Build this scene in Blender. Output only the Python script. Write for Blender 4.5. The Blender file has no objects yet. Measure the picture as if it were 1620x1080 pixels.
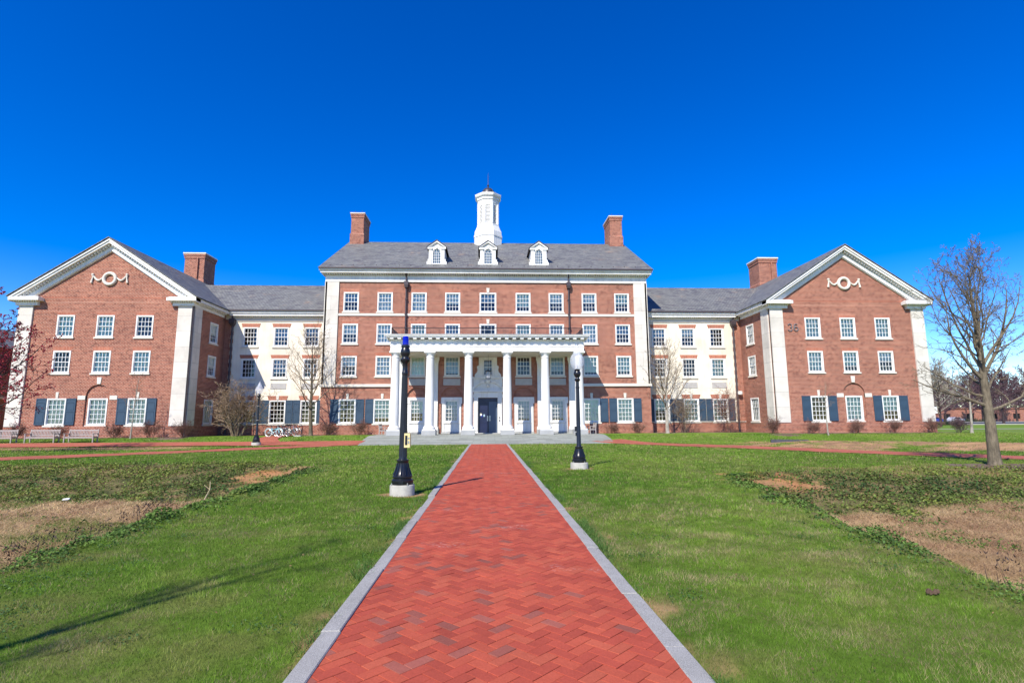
import bpy, bmesh, math, random
import numpy as np
from mathutils import Vector, Matrix, Quaternion
from mathutils.geometry import delaunay_2d_cdt

S = bpy.context.scene
COL = S.collection
PI = math.pi
R_ = math.radians

# ------------------------------------------------------------------ camera
CAMH = 1.67
f_px, pitch, yaw, roll = 848.94, R_(8.3473), R_(2.5971), R_(-0.30725)
cam_d = bpy.data.cameras.new('camera')
cam = bpy.data.objects.new('camera', cam_d)
COL.objects.link(cam)
fw = Vector((math.sin(yaw) * math.cos(pitch), math.cos(yaw) * math.cos(pitch), math.sin(pitch)))
rt = Vector((math.cos(yaw), -math.sin(yaw), 0))
up = rt.cross(fw)
r2 = math.cos(roll) * rt + math.sin(roll) * up
u2 = -math.sin(roll) * rt + math.cos(roll) * up
m = Matrix((r2, u2, -fw)).transposed().to_4x4()
m.translation = (0, 0, CAMH)
cam.matrix_world = m
cam_d.sensor_width = 36
cam_d.lens = f_px / 1620 * 36
cam_d.clip_start = 0.05
cam_d.clip_end = 4000
S.camera = cam

# ------------------------------------------------------------------ sky, sun, exposure
SUN_AZ, SUN_EL = R_(28.5), R_(44)          # light travels towards +X/+Y
w = bpy.data.worlds.new('World')
S.world = w
w.use_nodes = True
wn = w.node_tree
wn.nodes.clear()
sky = wn.nodes.new('ShaderNodeTexSky')
sky.sky_type = 'NISHITA'
sky.sun_disc = False
sky.sun_elevation = SUN_EL
sky.sun_rotation = PI + SUN_AZ
sky.altitude = 500
sky.air_density = 1.0
sky.dust_density = 0.0
sky.ozone_density = 4.0
hs = wn.nodes.new('ShaderNodeHueSaturation')
hs.inputs['Saturation'].default_value = 1.42
hs.inputs['Hue'].default_value = 0.519
bg = wn.nodes.new('ShaderNodeBackground')
bg.inputs['Strength'].default_value = 0.15
wo = wn.nodes.new('ShaderNodeOutputWorld')
sc1 = wn.nodes.new('ShaderNodeVectorMath')
sc1.operation = 'SCALE'
sc1.inputs['Scale'].default_value = 0.22
gm = wn.nodes.new('ShaderNodeGamma')
gm.inputs['Gamma'].default_value = 1.1
sc2 = wn.nodes.new('ShaderNodeVectorMath')
sc2.operation = 'SCALE'
sc2.inputs['Scale'].default_value = 1 / 0.22
wn.links.new(sky.outputs[0], sc1.inputs[0])
wn.links.new(sc1.outputs[0], gm.inputs['Color'])
wn.links.new(gm.outputs[0], sc2.inputs[0])
wn.links.new(sc2.outputs[0], hs.inputs['Color'])
wn.links.new(hs.outputs[0], bg.inputs['Color'])
wn.links.new(bg.outputs[0], wo.inputs[0])
sl = bpy.data.lights.new('sun', 'SUN')
sl.energy = 4.8
sl.angle = R_(0.5)
sl.color = (1, 0.945, 0.83)
so = bpy.data.objects.new('sun', sl)
COL.objects.link(so)
sdir = Vector((math.sin(SUN_AZ) * math.cos(SUN_EL), math.cos(SUN_AZ) * math.cos(SUN_EL), -math.sin(SUN_EL)))
so.rotation_euler = sdir.to_track_quat('-Z', 'Y').to_euler()
so.location = (-40, -60, 80)
vs = S.view_settings
vs.view_transform = 'Standard'
vs.look = 'None'
vs.exposure = 0.55
vs.gamma = 1.0
S.cycles.max_bounces = 6
S.cycles.transparent_max_bounces = 8

# ------------------------------------------------------------------ materials
def lin(h):
    """sRGB 0-255 triple -> linear"""
    o = []
    for c in h:
        c = c / 255
        o.append(c / 12.92 if c <= 0.04045 else ((c + 0.055) / 1.055) ** 2.4)
    return tuple(o)

def newmat(name, rough=0.7, spec=0.3):
    mt = bpy.data.materials.new(name)
    mt.use_nodes = True
    nt = mt.node_tree
    b = nt.nodes['Principled BSDF']
    b.inputs['Roughness'].default_value = rough
    b.inputs['Specular IOR Level'].default_value = spec
    return mt, nt, b

def nd(nt, typ, **kw):
    n = nt.nodes.new(typ)
    for k, v in kw.items():
        if k.startswith('i_'):
            key = k[2:].replace('_', ' ')
            n.inputs[key].default_value = v
        else:
            setattr(n, k, v)
    return n

def rgba(c):
    return (c[0], c[1], c[2], 1)

def ramp(nt, src, stops):
    r = nt.nodes.new('ShaderNodeValToRGB')
    el = r.color_ramp.elements
    while len(el) > 1:
        el.remove(el[0])
    el[0].position = stops[0][0]
    el[0].color = rgba(stops[0][1])
    for p, c in stops[1:]:
        e = el.new(p)
        e.color = rgba(c)
    nt.links.new(src, r.inputs[0])
    return r.outputs[0]

def mixc(nt, fac, a, b, mode='MIX'):
    n = nt.nodes.new('ShaderNodeMix')
    n.data_type = 'RGBA'
    n.blend_type = mode
    for inp, v in ((n.inputs[0], fac), (n.inputs[6], a), (n.inputs[7], b)):
        if hasattr(v, 'is_linked'):
            nt.links.new(v, inp)
        elif isinstance(v, (int, float)):
            inp.default_value = v
        else:
            inp.default_value = rgba(v)
    return n.outputs[2]

def noise(nt, scale, detail=3, rough=0.55, vec=None):
    n = nd(nt, 'ShaderNodeTexNoise')
    n.inputs['Scale'].default_value = scale
    n.inputs['Detail'].default_value = detail
    n.inputs['Roughness'].default_value = rough
    if vec is not None:
        nt.links.new(vec, n.inputs['Vector'])
    return n.outputs[0]

def bump(nt, b, h, strength=0.3, dist=0.02):
    n = nt.nodes.new('ShaderNodeBump')
    n.inputs['Strength'].default_value = strength
    n.inputs['Distance'].default_value = dist
    nt.links.new(h, n.inputs['Height'])
    nt.links.new(n.outputs[0], b.inputs['Normal'])

def geo_pos(nt):
    g = nt.nodes.new('ShaderNodeNewGeometry')
    return g.outputs['Position']

def plain(name, col, rough=0.6, var=0.12, scale=6.0, spec=0.3, metal=0.0, bmp=0.0, scale2=None, streak=0.0):
    mt, nt, b = newmat(name, rough, spec)
    b.inputs['Metallic'].default_value = metal
    tc = nt.nodes.new('ShaderNodeTexCoord')
    n1 = noise(nt, scale, 4, 0.6, tc.outputs['Object'])
    lo = tuple(c * (1 - var) for c in col)
    hi = tuple(min(1, c * (1 + var)) for c in col)
    c = ramp(nt, n1, [(0.3, lo), (0.7, hi)])
    if scale2:
        n2 = noise(nt, scale2, 2, 0.5, tc.outputs['Object'])
        c2 = ramp(nt, n2, [(0.35, (0.85, 0.85, 0.85)), (0.65, (1.06, 1.06, 1.06))])
        c = mixc(nt, 1.0, c, c2, 'MULTIPLY')
    if streak:
        mp = nt.nodes.new('ShaderNodeMapping')
        mp.inputs['Scale'].default_value = (5, 5, 0.35)
        nt.links.new(geo_pos(nt), mp.inputs[0])
        c3 = ramp(nt, noise(nt, 1.0, 5, 0.7, mp.outputs[0]), [(0.32, (1 - streak, 1 - streak * 1.1, 1 - streak * 1.3)), (0.55, (1, 1, 1))])
        c = mixc(nt, 1.0, c, c3, 'MULTIPLY')
    nt.links.new(c, b.inputs['Base Color'])
    if bmp:
        bump(nt, b, noise(nt, scale * 8, 3, 0.6, tc.outputs['Object']), bmp, 0.01)
    return mt

def brick_mat(name, c1, c2, dark, mortar, bw=0.27, rh=0.118, tint=1.0):
    mt, nt, b = newmat(name, 0.85, 0.2)
    uv = nt.nodes.new('ShaderNodeUVMap')
    def bt(a, bb, mo, bias, off, w_, ms):
        t = nd(nt, 'ShaderNodeTexBrick')
        t.inputs['Scale'].default_value = 1
        t.inputs['Brick Width'].default_value = w_
        t.inputs['Row Height'].default_value = rh
        t.inputs['Mortar Size'].default_value = ms
        t.inputs['Bias'].default_value = bias
        t.inputs['Color1'].default_value = rgba(a)
        t.inputs['Color2'].default_value = rgba(bb)
        t.inputs['Mortar'].default_value = rgba(mo)
        t.offset = off
        nt.links.new(uv.outputs[0], t.inputs['Vector'])
        return t
    t1 = bt(c1, c2, mortar, 0.0, 0.5, bw, 0.014)
    t2 = bt((0, 0, 0), (1, 1, 1), (0, 0, 0), 0.0, 0.25, bw * 0.5, 0.0)
    sel = ramp(nt, t2.outputs['Color'], [(0.80, (0, 0, 0)), (0.86, (1, 1, 1))])
    c = mixc(nt, sel, t1.outputs['Color'], mixc(nt, 0.42, t1.outputs['Color'], dark))
    n1 = noise(nt, 0.35, 4, 0.6, geo_pos(nt))
    v = ramp(nt, n1, [(0.3, (0.86, 0.85, 0.85)), (0.7, (1.1, 1.08, 1.06))])
    c = mixc(nt, 1.0, c, v, 'MULTIPLY')
    mp = nt.nodes.new('ShaderNodeMapping')
    mp.inputs['Scale'].default_value = (0.8, 0.8, 4.5)
    nt.links.new(geo_pos(nt), mp.inputs[0])
    n2 = noise(nt, 1.0, 5, 0.75, mp.outputs[0])
    v2 = ramp(nt, n2, [(0.35, (0.87, 0.85, 0.86)), (0.65, (1.16, 1.15, 1.12))])
    c = mixc(nt, 1.0, c, v2, 'MULTIPLY')
    nt.links.new(c, b.inputs['Base Color'])
    bump(nt, b, t1.outputs['Fac'], -0.25, 0.01)
    return mt

M = {}
M['brick'] = brick_mat('brick', (0.34, 0.106, 0.066), (0.235, 0.066, 0.043), (0.085, 0.028, 0.026), (0.46, 0.33, 0.25))
M['brick_red'] = brick_mat('brick_lintel', (0.42, 0.14, 0.085), (0.36, 0.11, 0.065), (0.26, 0.08, 0.055), (0.44, 0.28, 0.21), 0.11, 0.3)
M['brick_far'] = brick_mat('brick_far', (0.34, 0.11, 0.07), (0.28, 0.085, 0.055), (0.15, 0.05, 0.05), (0.42, 0.3, 0.25))
M['stone'] = None
def stone_mat(name, col, bw, rh, joint=0.012, var=0.1):
    mt, nt, b = newmat(name, 0.8, 0.25)
    uv = nt.nodes.new('ShaderNodeUVMap')
    t = nd(nt, 'ShaderNodeTexBrick')
    t.inputs['Scale'].default_value = 1
    t.inputs['Brick Width'].default_value = bw
    t.inputs['Row Height'].default_value = rh
    t.inputs['Mortar Size'].default_value = joint
    t.inputs['Color1'].default_value = rgba(tuple(c * (1 + var) for c in col))
    t.inputs['Color2'].default_value = rgba(tuple(c * (1 - var) for c in col))
    t.inputs['Mortar'].default_value = rgba(tuple(c * 0.6 for c in col))
    nt.links.new(uv.outputs[0], t.inputs['Vector'])
    n1 = noise(nt, 0.8, 5, 0.65, geo_pos(nt))
    v = ramp(nt, n1, [(0.3, (0.84, 0.84, 0.83)), (0.65, (1.05, 1.05, 1.05))])
    c = mixc(nt, 1.0, t.outputs['Color'], v, 'MULTIPLY')
    nt.links.new(c, b.inputs['Base Color'])
    return mt
M['stone'] = stone_mat('limestone', (0.66, 0.61, 0.54), 3.0, 1.35)
M['stone_plain'] = plain('limestone_trim', (0.66, 0.61, 0.53), 0.8, 0.08, 1.5)
M['granite'] = stone_mat('granite_plinth', (0.36, 0.36, 0.35), 2.0, 0.6)
M['slab'] = stone_mat('bluestone', (0.27, 0.285, 0.25), 1.1, 0.9, 0.012, 0.13)
M['white'] = plain('white_paint', (0.80, 0.785, 0.75), 0.5, 0.035, 0.9, 0.4, scale2=0.25, streak=0.14)
M['white_sash'] = plain('white_sash_paint', (0.80, 0.79, 0.77), 0.4, 0.02, 3)
M['cream'] = plain('cream_stucco', (0.80, 0.72, 0.585), 0.9, 0.05, 1.2, 0.15, bmp=0.1, scale2=0.3, streak=0.08)
M['ceiling'] = plain('ceiling_paint', (0.66, 0.60, 0.48), 0.6, 0.03, 2)
M['greystone'] = plain('grey_panel', (0.42, 0.40, 0.38), 0.8, 0.08, 3)
M['metal_dark'] = plain('dark_bronze_metal', (0.055, 0.04, 0.045), 0.45, 0.15, 3, 0.5)
M['copper'] = plain('aged_copper', (0.055, 0.050, 0.058), 0.45, 0.2, 4, 0.5, 0.3)
M['black_iron'] = plain('black_enamel', (0.010, 0.011, 0.016), 0.33, 0.2, 8, 0.5, scale2=2)
M['shutter'] = plain('slate_blue_shutter', (0.035, 0.065, 0.105), 0.5, 0.12, 1.5, 0.4)
M['navy'] = plain('navy_door', (0.012, 0.016, 0.05), 0.35, 0.15, 2, 0.5)
M['navy_sheen'] = plain('door_painted_sheen', (0.07, 0.10, 0.16), 0.4, 0.1, 2, 0.5)  # lighter door leaf: its reflection is put into the colour
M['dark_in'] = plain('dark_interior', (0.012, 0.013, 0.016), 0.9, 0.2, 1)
M['concrete'] = plain('concrete', (0.40, 0.38, 0.33), 0.85, 0.14, 9, 0.2, bmp=0.3, scale2=1.5)
M['teak'] = plain('weathered_teak', (0.33, 0.29, 0.27), 0.8, 0.18, 9, 0.2)
M['steel'] = plain('brushed_steel', (0.5, 0.5, 0.48), 0.35, 0.1, 5, 0.5, 0.8)
M['yellow'] = plain('pale_yellow_enamel', (0.72, 0.60, 0.28), 0.45, 0.06, 6)
M['rubber'] = plain('tyre_rubber', (0.02, 0.02, 0.02), 0.8, 0.2, 6)
M['white_rubber'] = plain('white_tyre', (0.6, 0.6, 0.58), 0.7, 0.08, 6)
M['turquoise'] = plain('turquoise_paint', (0.22, 0.55, 0.60), 0.35, 0.06, 5, 0.5)
M['maroon'] = plain('dark_bike_paint', (0.03, 0.03, 0.035), 0.35, 0.1, 5, 0.5)
M['silver'] = plain('silver_bike_paint', (0.35, 0.36, 0.40), 0.3, 0.1, 5, 0.5, 0.3)
M['asphalt'] = plain('asphalt', (0.075, 0.077, 0.09), 0.9, 0.15, 3, 0.2, bmp=0.2, scale2=0.3)
M['pavement'] = plain('pale_concrete_walk', (0.42, 0.40, 0.36), 0.9, 0.1, 2, 0.2)
M['soil'] = plain('tan_soil', (0.33, 0.21, 0.11), 0.95, 0.3, 2.2, 0.1, bmp=0.5, scale2=0.6)
M['mulch'] = plain('brown_mulch', (0.10, 0.065, 0.045), 0.95, 0.4, 7, 0.1, bmp=0.6)
M['paper'] = plain('white_litter', (0.8, 0.8, 0.8), 0.7, 0.03, 5)
M['straw_stem'] = plain('dry_stem', (0.45, 0.36, 0.2), 0.9, 0.2, 5)
M['car_blue'] = plain('blue_car_paint', (0.02, 0.05, 0.35), 0.25, 0.05, 2, 0.6)
M['car_dark'] = plain('dark_car_paint', (0.02, 0.02, 0.03), 0.25, 0.05, 2, 0.6)
M['car_silver'] = plain('silver_car_paint', (0.5, 0.5, 0.52), 0.3, 0.05, 2, 0.6)
M['numeral'] = plain('grey_numeral', (0.16, 0.15, 0.16), 0.5, 0.1, 3)

def slate_mat():
    mt, nt, b = newmat('slate', 0.6, 0.35)
    uv = nt.nodes.new('ShaderNodeUVMap')
    def bt(w_, h_, a, bb, mo, ms, off=0.5):
        t = nd(nt, 'ShaderNodeTexBrick')
        t.inputs['Scale'].default_value = 1
        t.inputs['Brick Width'].default_value = w_
        t.inputs['Row Height'].default_value = h_
        t.inputs['Mortar Size'].default_value = ms
        t.inputs['Color1'].default_value = rgba(a)
        t.inputs['Color2'].default_value = rgba(bb)
        t.inputs['Mortar'].default_value = rgba(mo)
        t.offset = off
        nt.links.new(uv.outputs[0], t.inputs['Vector'])
        return t.outputs['Color']
    c1 = bt(0.32, 0.26, (0.205, 0.205, 0.193), (0.145, 0.145, 0.138), (0.055, 0.055, 0.055), 0.018)
    c2 = bt(0.64, 0.26, (0, 0, 0), (1, 1, 1), (0, 0, 0), 0.0, 0.37)
    sel = ramp(nt, c2, [(0.8, (0, 0, 0)), (0.9, (1, 1, 1))])
    c = mixc(nt, sel, c1, (0.10, 0.095, 0.10))
    st = noise(nt, 0.45, 3, 0.5, geo_pos(nt))
    st2 = noise(nt, 2.0, 3, 0.6, geo_pos(nt))
    f = ramp(nt, st, [(0.60, (0, 0, 0)), (0.72, (1, 1, 1))])
    f2 = ramp(nt, st2, [(0.45, (0, 0, 0)), (0.6, (1, 1, 1))])
    f3 = mixc(nt, 1.0, f, f2, 'MULTIPLY')
    f4 = mixc(nt, 1.0, f3, (0.55, 0.55, 0.55), 'MULTIPLY')
    c = mixc(nt, f4, c, (0.30, 0.20, 0.13))
    v = ramp(nt, noise(nt, 0.9, 5, 0.7, geo_pos(nt)), [(0.3, (0.82, 0.83, 0.86)), (0.7, (1.15, 1.14, 1.1))])
    c = mixc(nt, 1.0, c, v, 'MULTIPLY')
    nt.links.new(c, b.inputs['Base Color'])
    bump(nt, b, c1, 0.5, 0.02)
    return mt
M['slate'] = slate_mat()

def attr_mat(name, rough=0.8, spec=0.15, trans=0.0, noise_scale=None, amt=0.25):
    mt, nt, b = newmat(name, rough, spec)
    a = nt.nodes.new('ShaderNodeAttribute')
    a.attribute_name = 'Col'
    c = a.outputs['Color']
    if noise_scale:
        n1 = noise(nt, noise_scale, 6, 0.7, geo_pos(nt))
        v = ramp(nt, n1, [(0.25, (1 - amt,) * 3), (0.75, (1 + amt,) * 3)])
        c = mixc(nt, 1.0, c, v, 'MULTIPLY')
    nt.links.new(c, b.inputs['Base Color'])
    if trans:
        out = nt.nodes['Material Output']
        t = nt.nodes.new('ShaderNodeBsdfTranslucent')
        nt.links.new(c, t.inputs['Color'])
        mx = nt.nodes.new('ShaderNodeMixShader')
        mx.inputs[0].default_value = trans
        nt.links.new(b.outputs[0], mx.inputs[1])
        nt.links.new(t.outputs[0], mx.inputs[2])
        nt.links.new(mx.outputs[0], out.inputs[0])
    return mt
M['blade'] = attr_mat('grass_blade', 0.7, 0.2, 0.3)
M['leaf'] = attr_mat('weed_leaf', 0.6, 0.25, 0.25)
def paver_mat():
    mt, nt, b = newmat('paver_brick', 0.85, 0.2)
    a = nt.nodes.new('ShaderNodeAttribute')
    a.attribute_name = 'Col'
    n1 = noise(nt, 60, 5, 0.7, geo_pos(nt))
    c = mixc(nt, 1.0, a.outputs['Color'], ramp(nt, n1, [(0.3, (0.84,) * 3), (0.7, (1.12,) * 3)]), 'MULTIPLY')
    n2 = noise(nt, 1.3, 5, 0.7, geo_pos(nt))
    c = mixc(nt, 1.0, c, ramp(nt, n2, [(0.28, (0.84, 0.84, 0.85)), (0.5, (1.0, 1.0, 1.0)), (0.72, (1.13, 1.14, 1.14))]), 'MULTIPLY')
    # chalky efflorescence, a real deposit on the pavers
    n3 = noise(nt, 0.9, 3, 0.5, geo_pos(nt))
    n4 = noise(nt, 22, 4, 0.75, geo_pos(nt))
    f = mixc(nt, 1.0, ramp(nt, n3, [(0.62, (0, 0, 0)), (0.75, (1, 1, 1))]), ramp(nt, n4, [(0.5, (0, 0, 0)), (0.66, (0.7, 0.7, 0.7))]), 'MULTIPLY')
    c = mixc(nt, f, c, (0.56, 0.42, 0.37))
    nt.links.new(c, b.inputs['Base Color'])
    bump(nt, b, n1, 0.25, 0.004)
    return mt
M['paver'] = paver_mat()
M['joint'] = plain('shaded_sand_joint', (0.07, 0.036, 0.026), 0.95, 0.25, 20)  # sandy joints, darkened with the shadow of the gaps in the colour
M['path'] = brick_mat('path_paver_far', (0.40, 0.105, 0.06), (0.34, 0.085, 0.05), (0.25, 0.08, 0.06), (0.34, 0.13, 0.09), 0.2, 0.1)
def kerb_mat():
    mt, nt, b = newmat('granite_kerb', 0.8, 0.25)
    n1 = noise(nt, 140, 3, 0.8, geo_pos(nt))
    n2 = noise(nt, 3, 4, 0.6, geo_pos(nt))
    c = ramp(nt, n1, [(0.32, (0.13, 0.125, 0.115)), (0.5, (0.31, 0.30, 0.28)), (0.7, (0.50, 0.48, 0.45))])
    c = mixc(nt, 1.0, c, ramp(nt, n2, [(0.3, (0.85, 0.85, 0.84)), (0.7, (1.05, 1.05, 1.05))]), 'MULTIPLY')
    nt.links.new(c, b.inputs['Base Color'])
    bump(nt, b, n1, 0.3, 0.004)
    return mt
M['kerb'] = kerb_mat()
M['ground'] = attr_mat('ground_cover', 0.95, 0.08, 0, 9, 0.35)

def glass_mat(name='window_glass'):
    mt = bpy.data.materials.new(name)
    mt.use_nodes = True
    nt = mt.node_tree
    nt.nodes.clear()
    o = nt.nodes.new('ShaderNodeOutputMaterial')
    tr = nt.nodes.new('ShaderNodeBsdfTransparent')
    tr.inputs[0].default_value = (0.94, 0.97, 0.96, 1)
    gl = nt.nodes.new('ShaderNodeBsdfGlossy')
    gl.inputs['Roughness'].default_value = 0.015
    gl.inputs['Color'].default_value = (1, 1, 1, 1)
    fr = nt.nodes.new('ShaderNodeFresnel')
    fr.inputs[0].default_value = 1.6
    tc = nt.nodes.new('ShaderNodeTexCoord')
    bm = nt.nodes.new('ShaderNodeBump')
    bm.inputs['Strength'].default_value = 0.02
    nt.links.new(noise(nt, 1.2, 2, 0.5, geo_pos(nt)), bm.inputs['Height'])
    nt.links.new(bm.outputs[0], gl.inputs['Normal'])
    mx = nt.nodes.new('ShaderNodeMixShader')
    nt.links.new(fr.outputs[0], mx.inputs[0])
    nt.links.new(tr.outputs[0], mx.inputs[1])
    nt.links.new(gl.outputs[0], mx.inputs[2])
    nt.links.new(mx.outputs[0], o.inputs[0])
    return mt
M['glass'] = glass_mat()
M['blind'] = plain('pale_blind', (0.66, 0.79, 0.68), 0.9, 0.06, 2)
M['blind2'] = plain('cream_blind', (0.74, 0.81, 0.78), 0.9, 0.06, 2)
M['blind3'] = plain('grey_blue_blind', (0.34, 0.47, 0.56), 0.9, 0.08, 2)
def globe_mat():
    mt, nt, b = newmat('frosted_globe', 0.25, 0.5)
    b.inputs['Base Color'].default_value = (0.9, 0.92, 0.95, 1)
    out = nt.nodes['Material Output']
    tr = nt.nodes.new('ShaderNodeBsdfTransparent')
    tl = nt.nodes.new('ShaderNodeBsdfTranslucent')
    tl.inputs['Color'].default_value = (0.92, 0.93, 0.95, 1)
    m1 = nt.nodes.new('ShaderNodeMixShader')
    m1.inputs[0].default_value = 0.4
    nt.links.new(b.outputs[0], m1.inputs[1])
    nt.links.new(tl.outputs[0], m1.inputs[2])
    m2 = nt.nodes.new('ShaderNodeMixShader')
    m2.inputs[0].default_value = 0.58
    nt.links.new(m1.outputs[0], m2.inputs[1])
    nt.links.new(tr.outputs[0], m2.inputs[2])
    nt.links.new(m2.outputs[0], out.inputs[0])
    return mt
M['globe'] = globe_mat()
def blue_mat():
    mt, nt, b = newmat('blue_lens', 0.12, 0.6)
    b.inputs['Base Color'].default_value = (0.01, 0.02, 0.55, 1)
    b.inputs['Transmission Weight'].default_value = 0.25
    out = nt.nodes['Material Output']
    tl = nt.nodes.new('ShaderNodeBsdfTranslucent')
    tl.inputs['Color'].default_value = (0.03, 0.06, 1.0, 1)
    m1 = nt.nodes.new('ShaderNodeMixShader')
    m1.inputs[0].default_value = 0.35
    nt.links.new(b.outputs[0], m1.inputs[1])
    nt.links.new(tl.outputs[0], m1.inputs[2])
    nt.links.new(m1.outputs[0], out.inputs[0])
    return mt
M['blue_lens'] = blue_mat()
def bark(name, a, bb, sc=6):
    mt, nt, b = newmat(name, 0.9, 0.15)
    tc = nt.nodes.new('ShaderNodeTexCoord')
    mp = nt.nodes.new('ShaderNodeMapping')
    mp.inputs['Scale'].default_value = (1, 1, 0.25)
    nt.links.new(tc.outputs['Object'], mp.inputs[0])
    n1 = noise(nt, sc * 3, 5, 0.7, mp.outputs[0])
    n2 = noise(nt, sc * 0.4, 3, 0.6, tc.outputs['Object'])
    c = ramp(nt, n1, [(0.3, a), (0.7, bb)])
    c = mixc(nt, 1.0, c, ramp(nt, n2, [(0.35, (0.8, 0.8, 0.78)), (0.65, (1.15, 1.15, 1.1))]), 'MULTIPLY')
    nt.links.new(c, b.inputs['Base Color'])
    bump(nt, b, n1, 0.6, 0.03)
    return mt
M['bark_oak'] = bark('grey_brown_bark', (0.085, 0.07, 0.05), (0.225, 0.185, 0.13))
M['bark_pale'] = bark('pale_grey_bark', (0.24, 0.21, 0.18), (0.42, 0.38, 0.33))
M['bark_tan'] = bark('tan_twigs', (0.16, 0.11, 0.075), (0.26, 0.19, 0.13))
M['bark_twig'] = bark('pale_tan_twigs', (0.22, 0.15, 0.105), (0.36, 0.26, 0.18))
M['bark_dark'] = bark('dark_bark', (0.035, 0.025, 0.028), (0.075, 0.055, 0.055))
M['twig_red'] = bark('reddish_twigs', (0.13, 0.065, 0.055), (0.22, 0.12, 0.095))
M['twig_purple'] = bark('purple_brown_twigs', (0.085, 0.05, 0.06), (0.15, 0.095, 0.105))
M['bud_red'] = plain('crimson_buds', (0.42, 0.05, 0.075), 0.6, 0.4, 3)
M['bud_tan'] = plain('tan_buds', (0.22, 0.15, 0.075), 0.8, 0.3, 3)
M['bud_purple'] = plain('purple_buds', (0.15, 0.085, 0.10), 0.8, 0.3, 0.6)

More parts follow.
